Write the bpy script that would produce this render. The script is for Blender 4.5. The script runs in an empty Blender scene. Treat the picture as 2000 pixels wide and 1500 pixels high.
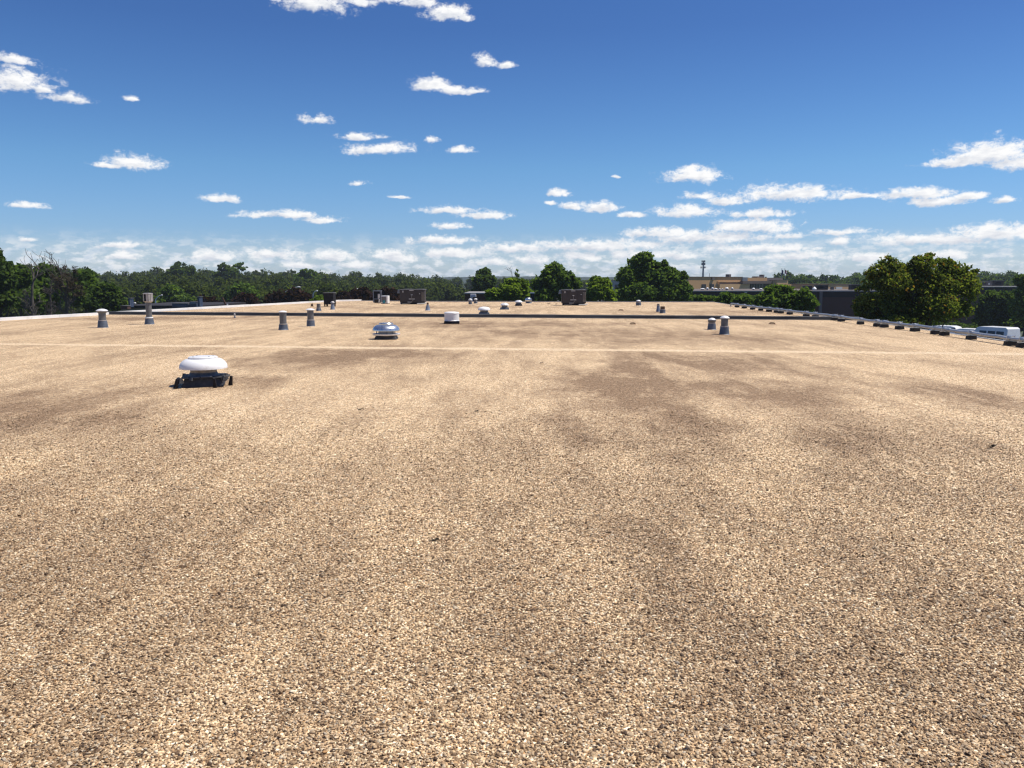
import bpy, math, random
import numpy as np
from mathutils import Vector, Matrix

SC = bpy.context.scene
COL = SC.collection
R = math.radians

# ------------------------------------------------------------------ camera
CAM_H = 1.6
PITCH = math.atan(202 / 1610.0)
FPX = 1610.0
cd = bpy.data.cameras.new("camera")
cd.sensor_width = 36.0
cd.lens = FPX / 2000 * 36
cd.clip_start = 0.05
cd.clip_end = 20000
cam = bpy.data.objects.new("camera", cd)
cam.location = (0, 0, CAM_H)
cam.rotation_euler = (math.pi / 2 - PITCH, 0, 0)
COL.objects.link(cam)
SC.camera = cam

# ------------------------------------------------------------------ view
SC.render.engine = 'CYCLES'
SC.view_settings.view_transform = 'Standard'
SC.view_settings.look = 'None'
SC.view_settings.exposure = 0.25
SC.view_settings.gamma = 1.0
SC.cycles.max_bounces = 6
SC.cycles.diffuse_bounces = 3
SC.cycles.glossy_bounces = 3
SC.cycles.transmission_bounces = 4
SC.cycles.transparent_max_bounces = 4
SC.cycles.use_adaptive_sampling = False
SC.cycles.pixel_filter_type = 'BLACKMAN_HARRIS'
SC.cycles.filter_width = 1.3

# ------------------------------------------------------------------ sun
SUN_EL = 62.0
SUN_AZ = 80.0            # degrees to the right of the view direction (+Y)
sd = bpy.data.lights.new("sun", 'SUN')
sd.energy = 4.8
sd.angle = R(0.5)
sd.color = (1.0, 0.93, 0.82)
sun = bpy.data.objects.new("sun", sd)
sdir = Vector((math.sin(R(SUN_AZ)) * math.cos(R(SUN_EL)), math.cos(R(SUN_AZ)) * math.cos(R(SUN_EL)), math.sin(R(SUN_EL))))
sun.rotation_euler = sdir.to_track_quat('Z', 'Y').to_euler()
sun.location = (20, 20, 40)
COL.objects.link(sun)


def ray(px, py):
    u = (px - 1000) / FPX
    v = (750 - py) / FPX
    cp, sp = math.cos(PITCH), math.sin(PITCH)
    return Vector((u, cp + v * sp, -sp + v * cp))


def on_plane(px, py, z=0.0):
    d = ray(px, py)
    t = (z - CAM_H) / d.z
    return Vector((d.x * t, d.y * t, z))


def at_depth(px, py, depth):
    d = ray(px, py)
    t = depth / d.y
    return Vector((d.x * t, depth, CAM_H + d.z * t))


# ------------------------------------------------------------------ sky with clouds
CLOUDS = [
    # px, py, rx, ry in photo pixels; turned into azimuth / elevation below
    (615, 2, 75, 26), (700, 0, 40, 12), (760, -4, 45, 13), (820, 2, 40, 16), (872, 28, 45, 20), (905, 36, 22, 10),
    (948, 118, 22, 13), (984, 126, 22, 8),
    (840, 166, 36, 17), (892, 176, 52, 10), (930, 178, 26, 6),
    (14, 117, 42, 10), (36, 158, 60, 27), (138, 192, 40, 12), (90, 178, 16, 9), (252, 191, 14, 7),
    (622, 233, 34, 11), (705, 265, 45, 9), (745, 290, 72, 14), (846, 274, 17, 8), (901, 291, 24, 10),
    (262, 318, 46, 16), (215, 321, 36, 6), (697, 357, 20, 7), (437, 387, 34, 11), (52, 403, 34, 8),
    (560, 421, 88, 10), (625, 428, 48, 9), (875, 410, 66, 10), (945, 420, 58, 10),
    (237, 478, 48, 8), (55, 469, 14, 5), (778, 383, 22, 4),
    (1088, 376, 26, 10), (1080, 395, 14, 6), (1120, 402, 30, 9), (1176, 406, 40, 13), (1203, 344, 9, 5),
    (1352, 344, 58, 20), (1372, 381, 42, 9),
    (1550, 378, 104, 20), (1425, 391, 48, 13), (1670, 383, 46, 8),
    (1796, 378, 66, 13), (1830, 394, 52, 11), (1892, 382, 30, 9), (1962, 390, 22, 8),
    (1940, 300, 78, 26), (1855, 315, 52, 10), (1990, 318, 50, 18),
    (1340, 412, 72, 16), (1240, 421, 38, 7), (1485, 417, 62, 10),
    (1290, 455, 80, 15), (1470, 442, 80, 18), (1400, 462, 160, 15), (1540, 460, 56, 9), (1180, 480, 170, 15),
    (1640, 453, 60, 8), (1640, 470, 28, 10), (1960, 455, 110, 20), (1820, 468, 120, 15),
    (878, 443, 32, 9), (855, 470, 72, 11), (1010, 485, 90, 12),
    (420, 500, 42, 14), (540, 498, 62, 12), (650, 500, 50, 13), (770, 500, 52, 17), (890, 494, 90, 12),
    (240, 502, 34, 10), (1480, 484, 120, 12), (1045, 506, 40, 12), (1130, 500, 44, 13), (1225, 498, 46, 13), (1330, 500, 50, 12), (1560, 500, 54, 11), (1690, 503, 48, 10), (1840, 500, 60, 11), (960, 512, 44, 9), (700, 516, 44, 9), (590, 518, 40, 8),
]


def azel(px, py):
    d = ray(px, py).normalized()
    return math.atan2(d.x, d.y), math.atan2(d.z, math.hypot(d.x, d.y))


W = bpy.data.worlds.new("World")
SC.world = W
W.use_nodes = True
W.cycles.sampling_method = 'NONE'
nt = W.node_tree
nt.nodes.clear()


def N(tree, kind, **kw):
    n = tree.nodes.new(kind)
    for k, v in kw.items():
        if k.startswith('in_'):
            n.inputs[int(k[3:])].default_value = v
        else:
            setattr(n, k, v)
    return n


def LK(tree, a, b):
    tree.links.new(a, b)


def mth(tree, op, a, b=None, c=None, clamp=False):
    n = N(tree, 'ShaderNodeMath', operation=op, use_clamp=clamp)
    for i, s in enumerate((a, b, c)):
        if s is None:
            continue
        if isinstance(s, (int, float)):
            n.inputs[i].default_value = s
        else:
            LK(tree, s, n.inputs[i])
    return n.outputs[0]


def vmth(tree, op, a, b=None, c=None):
    n = N(tree, 'ShaderNodeVectorMath', operation=op)
    for i, s in enumerate((a, b, c)):
        if s is None:
            continue
        if isinstance(s, (tuple, list)):
            n.inputs[i].default_value = s
        else:
            LK(tree, s, n.inputs[i])
    return n.outputs['Value'] if op in ('LENGTH', 'DOT_PRODUCT', 'DISTANCE') else n.outputs['Vector']


def ramp(tree, fac, stops, interp='LINEAR'):
    n = N(tree, 'ShaderNodeValToRGB')
    cr = n.color_ramp
    cr.interpolation = interp
    while len(cr.elements) < len(stops):
        cr.elements.new(0.5)
    for e, (p, c) in zip(cr.elements, stops):
        e.position = p
        e.color = (*c, 1) if len(c) == 3 else c
    LK(tree, fac, n.inputs[0])
    return n.outputs[0]


def mixc(tree, fac, a, b, blend='MIX'):
    n = N(tree, 'ShaderNodeMix', data_type='RGBA', blend_type=blend, clamp_factor=True)
    for s, i in ((fac, 0), (a, 6), (b, 7)):
        if isinstance(s, (int, float)):
            n.inputs[i].default_value = s
        elif isinstance(s, (tuple, list)):
            n.inputs[i].default_value = (*s, 1) if len(s) == 3 else s
        else:
            LK(tree, s, n.inputs[i])
    return n.outputs[2]


SKY_STRENGTH = 0.105
sky = N(nt, 'ShaderNodeTexSky', sky_type='NISHITA', sun_disc=False)
sky.sun_elevation = R(SUN_EL)
sky.sun_rotation = R(SUN_AZ)
sky.altitude = 60
sky.air_density = 1.0
sky.dust_density = 0.25
sky.ozone_density = 2.6
tc = N(nt, 'ShaderNodeTexCoord')
sep = N(nt, 'ShaderNodeSeparateXYZ')
LK(nt, tc.outputs['Generated'], sep.inputs[0])
az = mth(nt, 'ARCTAN2', sep.outputs[0], sep.outputs[1])
el = mth(nt, 'ARCSINE', sep.outputs[2])
cmb = N(nt, 'ShaderNodeCombineXYZ')
LK(nt, az, cmb.inputs[0])
LK(nt, el, cmb.inputs[1])
P0 = cmb.outputs[0]


def noise(tree, vec, scale, detail, rough=0.55, dist=0.0, vscale=None):
    if vscale:
        vec = vmth(tree, 'MULTIPLY', vec, vscale)
    n = N(tree, 'ShaderNodeTexNoise')
    n.inputs['Scale'].default_value = scale
    n.inputs['Detail'].default_value = detail
    n.inputs['Roughness'].default_value = rough
    n.inputs['Distortion'].default_value = dist
    LK(tree, vec, n.inputs['Vector'])
    return n.outputs[0]


# ragged outlines: the cloud field is sampled at noise-shifted directions
nb = noise(nt, P0, 34, 5, 0.62, 0.0, (1.0, 1.5, 1.0))
nf = noise(nt, P0, 90, 7, 0.7, 0.3, (1.0, 1.5, 1.0))
field = field_up = None
wv = N(nt, 'ShaderNodeTexNoise')
wv.inputs['Scale'].default_value = 24
wv.inputs['Detail'].default_value = 3
LK(nt, P0, wv.inputs['Vector'])
PW = vmth(nt, 'MULTIPLY_ADD', vmth(nt, 'SUBTRACT', wv.outputs['Color'], (0.5, 0.5, 0.5)), (0.028, 0.010, 0), P0)
for (cx, cy, rx, ry) in CLOUDS:
    a, e = azel(cx, cy)
    sx, sy = 1610 / (rx * 1.05), 1610 / (ry * 1.12)
    off = (-a * sx, -(e - ry * 0.12 / 1610) * sy, 0)
    for up in (0, 1):
        q = vmth(nt, 'MULTIPLY_ADD', PW, (sx, sy, 0), (off[0] + up * 0.22, off[1] + up * 0.5, 0))
        if not up:
            q = vmth(nt, 'MULTIPLY_ADD', vmth(nt, 'MINIMUM', q, (0, 0, 0)), (0, 0.75, 0), q)
        ln = vmth(nt, 'LENGTH', q)
        if up:
            field_up = ln if field_up is None else mth(nt, 'MINIMUM', field_up, ln)
        else:
            field = ln if field is None else mth(nt, 'MINIMUM', field, ln)
dens = mth(nt, 'SUBTRACT', 1.16, field)
dens = mth(nt, 'MULTIPLY_ADD', mth(nt, 'SUBTRACT', nb, 0.5), 1.5, dens)
dens = mth(nt, 'MULTIPLY_ADD', mth(nt, 'SUBTRACT', nf, 0.5), 1.9, dens)
mask = N(nt, 'ShaderNodeMapRange', interpolation_type='SMOOTHERSTEP')
mask.inputs[1].default_value = 0.0
mask.inputs[2].default_value = 0.95
LK(nt, dens, mask.inputs[0])
cl_mask = mask.outputs[0]
# broken layer of far cloud low over the horizon
lay = noise(nt, P0, 48, 7, 0.6, 0.1, (1.0, 2.2, 1.0))
lowband = N(nt, 'ShaderNodeMapRange', interpolation_type='SMOOTHSTEP')
lowband.inputs[1].default_value = 0.06
lowband.inputs[2].default_value = 0.022
LK(nt, el, lowband.inputs[0])
lm = N(nt, 'ShaderNodeMapRange', interpolation_type='SMOOTHSTEP')
lm.inputs[1].default_value = 0.45
lm.inputs[2].default_value = 0.60
LK(nt, lay, lm.inputs[0])
layd = mth(nt, 'MULTIPLY', mth(nt, 'MULTIPLY_ADD', lm.outputs[0], 0.66, 0.26), lowband.outputs[0])
# cloud colour: bright crowns, greyer bases and thick middles
shade = noise(nt, P0, 60, 4, 0.55, 0.0, (1.0, 2.4, 1.0))
thick = mth(nt, 'MULTIPLY_ADD', mth(nt, 'SUBTRACT', shade, 0.48), 2.6, mth(nt, 'MULTIPLY', mth(nt, 'SUBTRACT', 0.85, field_up), 1.25), clamp=True)
ccol = mixc(nt, thick, (8.1, 8.1, 8.1), (5.6, 5.85, 6.4))
lcol = mixc(nt, mth(nt, 'MULTIPLY_ADD', mth(nt, 'SUBTRACT', shade, 0.5), 4.0, 0.5, clamp=True), (7.5, 7.6, 7.7), (5.2, 5.9, 6.8))
hs = N(nt, 'ShaderNodeHueSaturation')
hs.inputs['Hue'].default_value = 0.5
hs.inputs['Saturation'].default_value = 1.12
hs.inputs['Value'].default_value = 1.0
LK(nt, sky.outputs[0], hs.inputs['Color'])
TINT = [(0.0, (.50, .66, 1.0)), (0.15, (.47, .635, .96)), (0.37, (.465, .665, .89)), (0.8, (.36, .505, .755))]
elf = N(nt, 'ShaderNodeMapRange')
elf.inputs[2].default_value = 0.35
LK(nt, el, elf.inputs[0])
tint = ramp(nt, elf.outputs[0], TINT)
skyc = mixc(nt, 1.0, hs.outputs[0], tint, 'MULTIPLY')
c1 = mixc(nt, mth(nt, 'MULTIPLY', layd, 0.92), skyc, lcol)
c2 = mixc(nt, cl_mask, c1, ccol)
bg = N(nt, 'ShaderNodeBackground')
bg.inputs[1].default_value = SKY_STRENGTH
LK(nt, c2, bg.inputs[0])
wo = N(nt, 'ShaderNodeOutputWorld')
LK(nt, bg.outputs[0], wo.inputs[0])


# ------------------------------------------------------------------ mesh helpers
class MB:
    """collects boxes, tubes, lathes and leaf cards and links them as one mesh object"""

    def __init__(self):
        self.v, self.f, self.n = [], [], 0

    def add(self, v, f):
        v = np.asarray(v, dtype=float).reshape(-1, 3)
        self.v.append(v)
        self.f += [tuple(i + self.n for i in q) for q in f]
        self.n += len(v)
        return self

    def box(self, c, s, rz=0.0, top=None, rx=0.0):
        hx, hy, hz = s[0] / 2, s[1] / 2, s[2] / 2
        t = top if top else (1, 1)
        pts = []
        for z, kx, ky in ((-hz, 1, 1), (hz, t[0], t[1])):
            for x, y in ((-1, -1), (1, -1), (1, 1), (-1, 1)):
                pts.append((x * hx * kx, y * hy * ky, z))
        pts = np.array(pts)
        m = (Matrix.Rotation(rz, 3, 'Z') @ Matrix.Rotation(rx, 3, 'X'))
        pts = pts @ np.array(m).T + np.array(c)
        return self.add(pts, [(3, 2, 1, 0), (4, 5, 6, 7), (0, 1, 5, 4), (1, 2, 6, 5), (2, 3, 7, 6), (3, 0, 4, 7)])

    def lathe(self, prof, n=32, c=(0, 0, 0), cap0=True, cap1=True):
        pts, fs = [], []
        for r, z in prof:
            for k in range(n):
                a = 2 * math.pi * k / n
                pts.append((c[0] + r * math.cos(a), c[1] + r * math.sin(a), c[2] + z))
        for i in range(len(prof) - 1):
            for k in range(n):
                k2 = (k + 1) % n
                fs.append((i * n + k, i * n + k2, (i + 1) * n + k2, (i + 1) * n + k))
        if cap0:
            fs.append(tuple(range(n))[::-1])
        if cap1:
            b = (len(prof) - 1) * n
            fs.append(tuple(range(b, b + n)))
        return self.add(pts, fs)

    def tube(self, pts, rad, n=8, cap=True):
        pts = [Vector(p) for p in pts]
        if isinstance(rad, (int, float)):
            rad = [rad] * len(pts)
        out, fs = [], []
        for i, p in enumerate(pts):
            t = (pts[min(i + 1, len(pts) - 1)] - pts[max(i - 1, 0)])
            t = t.normalized() if t.length > 1e-9 else Vector((0, 0, 1))
            up = Vector((0, 0, 1)) if abs(t.z) < 0.95 else Vector((1, 0, 0))
            a = t.cross(up).normalized()
            b = a.cross(t).normalized()
            for k in range(n):
                w = 2 * math.pi * k / n
                out.append(p + (a * math.cos(w) + b * math.sin(w)) * rad[i])
        for i in range(len(pts) - 1):
            for k in range(n):
                k2 = (k + 1) % n
                fs.append((i * n + k, (i + 1) * n + k, (i + 1) * n + k2, i * n + k2))
        if cap:
            fs.append(tuple(range(n)))
            b = (len(pts) - 1) * n
            fs.append(tuple(range(b, b + n))[::-1])
        return self.add([tuple(o) for o in out], fs)

    def mesh(self, name, smooth=None):
        me = bpy.data.meshes.new(name)
        V = np.concatenate(self.v) if self.v else np.zeros((0, 3))
        me.from_pydata(V.tolist(), [], self.f)
        me.update()
        if smooth is not None:
            me.shade_smooth()
            try:
                me.set_sharp_from_angle(angle=R(smooth))
            except Exception:
                pass
        return me

    def build(self, name, mat, parent=None, smooth=None, bevel=0.0):
        o = bpy.data.objects.new(name, self.mesh(name, smooth))
        o.data.materials.append(mat)
        COL.objects.link(o)
        if parent is not None:
            o.parent = parent
        if bevel:
            b = o.modifiers.new("bevel", 'BEVEL')
            b.width = bevel
            b.segments = 2
            b.limit_method = 'ANGLE'
        return o


def quads_object(name, V, mat, parent=None):
    """V: (n,4,3) array of separate quads"""
    n = len(V)
    me = bpy.data.meshes.new(name)
    me.vertices.add(n * 4)
    me.vertices.foreach_set('co', V.reshape(-1).astype(np.float32))
    me.loops.add(n * 4)
    me.loops.foreach_set('vertex_index', np.arange(n * 4, dtype=np.int32))
    me.polygons.add(n)
    me.polygons.foreach_set('loop_start', np.arange(0, n * 4, 4, dtype=np.int32))
    me.polygons.foreach_set('loop_total', np.full(n, 4, dtype=np.int32))
    me.update(calc_edges=True)
    me.materials.append(mat)
    o = bpy.data.objects.new(name, me)
    COL.objects.link(o)
    if parent is not None:
        o.parent = parent
    return o


def tag(o, label, cat, group=None, kind=None):
    if label:
        o['label'] = label
    if cat:
        o['category'] = cat
    if group:
        o['group'] = group
    if kind:
        o['kind'] = kind
    return o


def thing(name, label, cat, loc=(0, 0, 0), rz=0.0, group=None):
    o = bpy.data.objects.new(name, None)
    o.empty_display_size = 0.2
    o.location = loc
    o.rotation_euler = (0, 0, rz)
    COL.objects.link(o)
    return tag(o, label, cat, group)


def dup(root, loc, rz=None, label=None, scale=None):
    r = root.copy()
    COL.objects.link(r)
    r.location = loc
    if rz is not None:
        r.rotation_euler = (0, 0, rz)
    if scale is not None:
        r.scale = scale
    if label:
        r['label'] = label
    for ch in list(root.children):
        c = ch.copy()
        COL.objects.link(c)
        c.parent = r
        for g in list(ch.children):
            d = g.copy()
            COL.objects.link(d)
            d.parent = c
    return r


# ------------------------------------------------------------------ materials
def mat(name, col, rough=0.6, metal=0.0, var=0.25, vscale=6.0, bump=0.0, bscale=40.0, dirt=None, spec=0.5):
    m = bpy.data.materials.new(name)
    m.use_nodes = True
    t = m.node_tree
    b = t.nodes['Principled BSDF']
    g = N(t, 'ShaderNodeTexCoord')
    n1 = noise(t, g.outputs['Object'], vscale, 6, 0.6)
    k = mth(t, 'MULTIPLY_ADD', mth(t, 'SUBTRACT', n1, 0.5), 3.0, 0.5, clamp=True)
    lo = tuple(c * (1 - var) for c in col)
    hi = tuple(min(1, c * (1 + var)) for c in col)
    c = mixc(t, k, lo, hi)
    if dirt:
        n2 = noise(t, g.outputs['Object'], vscale * 0.6, 8, 0.7, 0.4)
        c = mixc(t, mth(t, 'MULTIPLY_ADD', mth(t, 'SUBTRACT', n2, 0.56), 7.0, 0.0, clamp=True), c, dirt)
    LK(t, c, b.inputs['Base Color'])
    r = mth(t, 'MULTIPLY_ADD', mth(t, 'SUBTRACT', n1, 0.5), 0.35, rough, clamp=True)
    LK(t, r, b.inputs['Roughness'])
    b.inputs['Metallic'].default_value = metal
    b.inputs['Specular IOR Level'].default_value = spec
    if bump:
        bn = N(t, 'ShaderNodeBump')
        bn.inputs['Strength'].default_value = bump
        bn.inputs['Distance'].default_value = 0.01
        LK(t, noise(t, g.outputs['Object'], bscale, 5, 0.6), bn.inputs['Height'])
        LK(t, bn.outputs[0], b.inputs['Normal'])
    return m


def leaf_mat(name, dark, mid, light, tip=None, trans=0.44):
    m = bpy.data.materials.new(name)
    m.use_nodes = True
    t = m.node_tree
    t.nodes.clear()
    g = N(t, 'ShaderNodeNewGeometry')
    stops = [(0.0, dark), (0.45, mid), (0.9, light)]
    if tip:
        stops = [(0.0, dark), (0.45, mid), (0.93, light), (0.965, tip)]
    c = ramp(t, g.outputs['Random Per Island'], stops)
    oc = N(t, 'ShaderNodeTexCoord')
    n1 = noise(t, oc.outputs['Object'], 0.55, 3, 0.6)
    c = mixc(t, 1.0, c, ramp(t, n1, [(0.3, (0.62, 0.68, 0.62)), (0.7, (1.25, 1.2, 1.05))]), 'MULTIPLY')
    d = N(t, 'ShaderNodeBsdfDiffuse')
    tr = N(t, 'ShaderNodeBsdfTranslucent')
    LK(t, c, d.inputs[0])
    LK(t, mixc(t, 1.0, c, (1.5, 1.6, 0.7), 'MULTIPLY'), tr.inputs[0])
    mx = N(t, 'ShaderNodeMixShader')
    mx.inputs[0].default_value = trans
    LK(t, d.outputs[0], mx.inputs[1])
    LK(t, tr.outputs[0], mx.inputs[2])
    o = N(t, 'ShaderNodeOutputMaterial')
    LK(t, mx.outputs[0], o.inputs[0])
    return m


M = {
    'white': mat('white_painted_metal', (0.80, 0.80, 0.80), 0.38, 0.0, 0.05, 5, dirt=(0.62, 0.60, 0.57)),
    'whitecap': mat('white_weathered_metal', (0.74, 0.74, 0.75), 0.45, 0.15, 0.08, 9, dirt=(0.5, 0.49, 0.47)),
    'galv': mat('galvanised_metal', (0.62, 0.65, 0.68), 0.3, 0.9, 0.12, 9),
    'pipe_metal': mat('grey_vent_metal', (0.13, 0.133, 0.138), 0.5, 0.25, 0.22, 9, dirt=(0.10, 0.095, 0.09)),
    'tall_metal': mat('pale_flue_metal', (0.40, 0.38, 0.37), 0.5, 0.3, 0.2, 7, dirt=(0.25, 0.22, 0.2)),
    'lead': mat('grey_flashing', (0.085, 0.105, 0.14), 0.55, 0.1, 0.3, 10, bump=0.3),  # grey lead, with the blue of the sky light mixed into its colour
    'lead_skyblue': mat('sky_blued_flashing', (0.15, 0.185, 0.25), 0.55, 0.0, 0.25, 9),  # paler grey lead; its blue is sky light painted into the colour
    'asphalt_flash': mat('black_bitumen_flashing', (0.035, 0.035, 0.038), 0.6, 0.0, 0.5, 8, bump=0.6, bscale=30),
    'curb_rubber': mat('dark_rubber_sheet', (0.032, 0.033, 0.037), 0.75, 0.0, 0.35, 1.2, bump=0.3, bscale=6),
    'coping': mat('white_edge_metal', (0.78, 0.775, 0.76), 0.45, 0.0, 0.07, 1.5, dirt=(0.62, 0.6, 0.56)),
    'neck': mat('shaded_neck_metal', (0.30, 0.25, 0.20), 0.5, 0.3, 0.3, 14),  # shade from the fan dome is put into this darker neck colour
    'dark_unit': mat('dark_grey_cabinet_metal', (0.048, 0.042, 0.042), 0.65, 0.0, 0.25, 2.5, spec=0.25),
    'unit_side': mat('grey_cabinet_side', (0.17, 0.165, 0.16), 0.55, 0.0, 0.2, 3),
    'unit_pale': mat('pale_panel_metal', (0.55, 0.55, 0.54), 0.5, 0.0, 0.15, 8),
    'unit_blue': mat('blue_grey_cabinet', (0.16, 0.19, 0.24), 0.5, 0.1, 0.25, 4),
    'black': mat('black_metal', (0.012, 0.012, 0.016), 0.6, 0.0, 0.4, 5, spec=0.2),
    'teal': mat('teal_panel', (0.03, 0.26, 0.34), 0.5, 0.0, 0.2, 10),
    'navy': mat('navy_painted_metal', (0.04, 0.055, 0.10), 0.5, 0.0, 0.25, 3),
    'rubber': mat('black_rubber_block', (0.022, 0.02, 0.02), 0.8, 0.0, 0.4, 12, bump=0.5, bscale=60),
    'gas': mat('grey_painted_pipe', (0.38, 0.41, 0.44), 0.42, 0.4, 0.14, 4, dirt=(0.3, 0.27, 0.24)),
    'rust': mat('rusty_brown_metal', (0.16, 0.07, 0.035), 0.8, 0.0, 0.4, 9),
    'brown': mat('brown_weathered', (0.10, 0.06, 0.03), 0.85, 0.0, 0.4, 14, bump=0.5),
    'tan': mat('tan_brick', (0.52, 0.32, 0.155), 0.85, 0.0, 0.09, 0.25, bump=0.2, bscale=3),
    'tan_l': mat('pale_tan_brick', (0.56, 0.36, 0.185), 0.85, 0.0, 0.08, 0.3),
    'tan_d': mat('brown_grey_fascia', (0.12, 0.095, 0.08), 0.8, 0.0, 0.15, 0.4),
    'grey_d': mat('grey_brown_parapet', (0.15, 0.125, 0.115), 0.8, 0.0, 0.12, 0.4),
    'bluegrey': mat('blue_grey_cladding', (0.16, 0.18, 0.20), 0.6, 0.0, 0.15, 0.6),
    'glass': mat('dark_window_glass', (0.03, 0.032, 0.035), 0.15, 0.0, 0.3, 0.6),
    'glass_g': mat('grey_green_curtain_glass', (0.11, 0.12, 0.085), 0.25, 0.0, 0.3, 0.5),
    'brick_d': mat('dark_brown_brick', (0.075, 0.036, 0.026), 0.9, 0.0, 0.12, 0.5, bump=0.3, bscale=4),
    'fascia_d': mat('dark_fascia_band', (0.016, 0.012, 0.011), 0.8, 0.0, 0.2, 0.5),
    'roofedge': mat('grey_roof_edge', (0.30, 0.285, 0.27), 0.6, 0.0, 0.1, 0.8),
    'concrete': mat('pale_grey_wall', (0.33, 0.33, 0.33), 0.85, 0.0, 0.12, 0.5),
    'lamp': mat('pale_lamp_metal', (0.55, 0.57, 0.58), 0.4, 0.3, 0.1, 3),
    'bark': mat('dark_bark', (0.055, 0.043, 0.034), 0.95, 0.0, 0.35, 4, bump=0.8, bscale=14),
    'bark_g': mat('grey_dead_bark', (0.085, 0.072, 0.062), 0.95, 0.0, 0.35, 4, bump=0.8, bscale=14),
    'carpaint': mat('white_car_paint', (0.82, 0.82, 0.80), 0.25, 0.0, 0.02, 2),
    'carglass': mat('dark_car_glass', (0.02, 0.022, 0.028), 0.08, 0.0, 0.2, 2),
    'tyre': mat('black_tyre', (0.02, 0.02, 0.02), 0.8, 0.0, 0.2, 10),
    'antenna': mat('dark_antenna_metal', (0.09, 0.10, 0.115), 0.6, 0.1, 0.2, 1),
    'pole': mat('grey_steel_pole', (0.22, 0.24, 0.26), 0.5, 0.3, 0.1, 1),
    'flagblue': mat('navy_flag_cloth', (0.05, 0.06, 0.13), 0.8, 0.0, 0.1, 1),
    'flagred': mat('red_white_flag_cloth', (0.38, 0.17, 0.19), 0.8, 0.0, 0.3, 2),
    'leafbits': mat('black_dead_leaf', (0.03, 0.024, 0.015), 0.8, 0.0, 0.5, 60),
    'deck': mat('roof_deck', (0.08, 0.075, 0.07), 0.9, 0.0, 0.2, 1),
    'l_dark': leaf_mat('dark_green_leaves', (0.0324, 0.0567, 0.0216), (0.0607, 0.0972, 0.0324), (0.1013, 0.1485, 0.0486)),
    'l_mid': leaf_mat('mid_green_leaves', (0.0494, 0.0858, 0.0234), (0.0910, 0.1456, 0.0390), (0.1430, 0.2080, 0.0585)),
    'l_bright': leaf_mat('bright_green_leaves', (0.0805, 0.1265, 0.0230), (0.1380, 0.2070, 0.0391), (0.2070, 0.2760, 0.0575)),
    'l_olive': leaf_mat('olive_leaves_with_orange_tips', (0.066, 0.096, 0.026), (0.128, 0.162, 0.042), (0.20, 0.228, 0.06), (0.24, 0.13, 0.035), 0.45),
    'l_plum': leaf_mat('maroon_leaves', (0.0120, 0.0083, 0.0083), (0.0300, 0.0165, 0.0158), (0.0638, 0.0375, 0.0345), None, 0.25),
    'l_wood': leaf_mat('woodland_leaves', (0.032, 0.047, 0.017), (0.060, 0.080, 0.027), (0.102, 0.128, 0.042)),
    'l_twig': leaf_mat('brown_dead_twigs', (0.03, 0.022, 0.017), (0.06, 0.045, 0.035), (0.09, 0.07, 0.055), None, 0.05),
}

# ------------------------------------------------------------------ ground and hills
GZ = -5.0


def ground_mat():
    m = bpy.data.materials.new("grass_and_asphalt_ground")
    m.use_nodes = True
    t = m.node_tree
    b = t.nodes['Principled BSDF']
    g = N(t, 'ShaderNodeTexCoord')
    n1 = noise(t, g.outputs['Object'], 0.03, 5, 0.6)
    n2 = noise(t, g.outputs['Object'], 1.7, 6, 0.65)
    k = mth(t, 'MULTIPLY_ADD', mth(t, 'SUBTRACT', n1, 0.5), 14.0, 0.5, clamp=True)
    grass = ramp(t, n2, [(0.3, (0.03, 0.05, 0.014)), (0.7, (0.07, 0.095, 0.028))])
    asph = ramp(t, n2, [(0.3, (0.04, 0.04, 0.042)), (0.7, (0.065, 0.064, 0.062))])
    LK(t, mixc(t, k, grass, asph), b.inputs['Base Color'])
    b.inputs['Roughness'].default_value = 0.95
    return m


g = MB()
g.add([(-1900, -200, GZ), (1900, -200, GZ), (1900, 1560, GZ), (-1900, 1560, GZ)], [(0, 1, 2, 3)])
tag(g.build('ground', ground_mat()), None, None, None, 'structure')


def fbm2(x, y, seed, octs=5):
    rng = np.random.default_rng(seed)
    out = np.zeros_like(x)
    amp, fr = 1.0, 1.0
    for _ in range(octs):
        for _k in range(3):
            a, ph, q = rng.uniform(0, 2 * np.pi), rng.uniform(0, 2 * np.pi), rng.uniform(0.7, 1.3)
            out += amp * np.sin((x * np.cos(a) + y * np.sin(a)) * fr * q + ph) / 3
        amp *= 0.55
        fr *= 1.95
    return out


xs = np.linspace(-1500, 1700, 420)
ys = np.linspace(800, 1500, 40)
XX, YY = np.meshgrid(xs, ys)
ZZ = GZ + 9.3 * np.sin(np.clip((YY - 800) / 700, 0, 1) * np.pi) ** 0.6 + 1.9 * fbm2(XX / 120, YY / 120, 3) * np.clip((YY - 800) / 100, 0, 1) \
    + 1.3 * np.abs(fbm2(XX / 9, YY / 9, 8, 3))
hv = np.stack([XX, YY, ZZ], -1).reshape(-1, 3)
nx = len(xs)
hf = [(j * nx + i, j * nx + i + 1, (j + 1) * nx + i + 1, (j + 1) * nx + i) for j in range(len(ys) - 1) for i in range(nx - 1)]
hm = MB()
hm.add(hv, hf)
tag(hm.build('hills', mat('wooded_hills', (0.02, 0.034, 0.02), 0.95, 0, 0.5, 0.08, bump=0.0)), None, None, None, 'structure')

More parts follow.
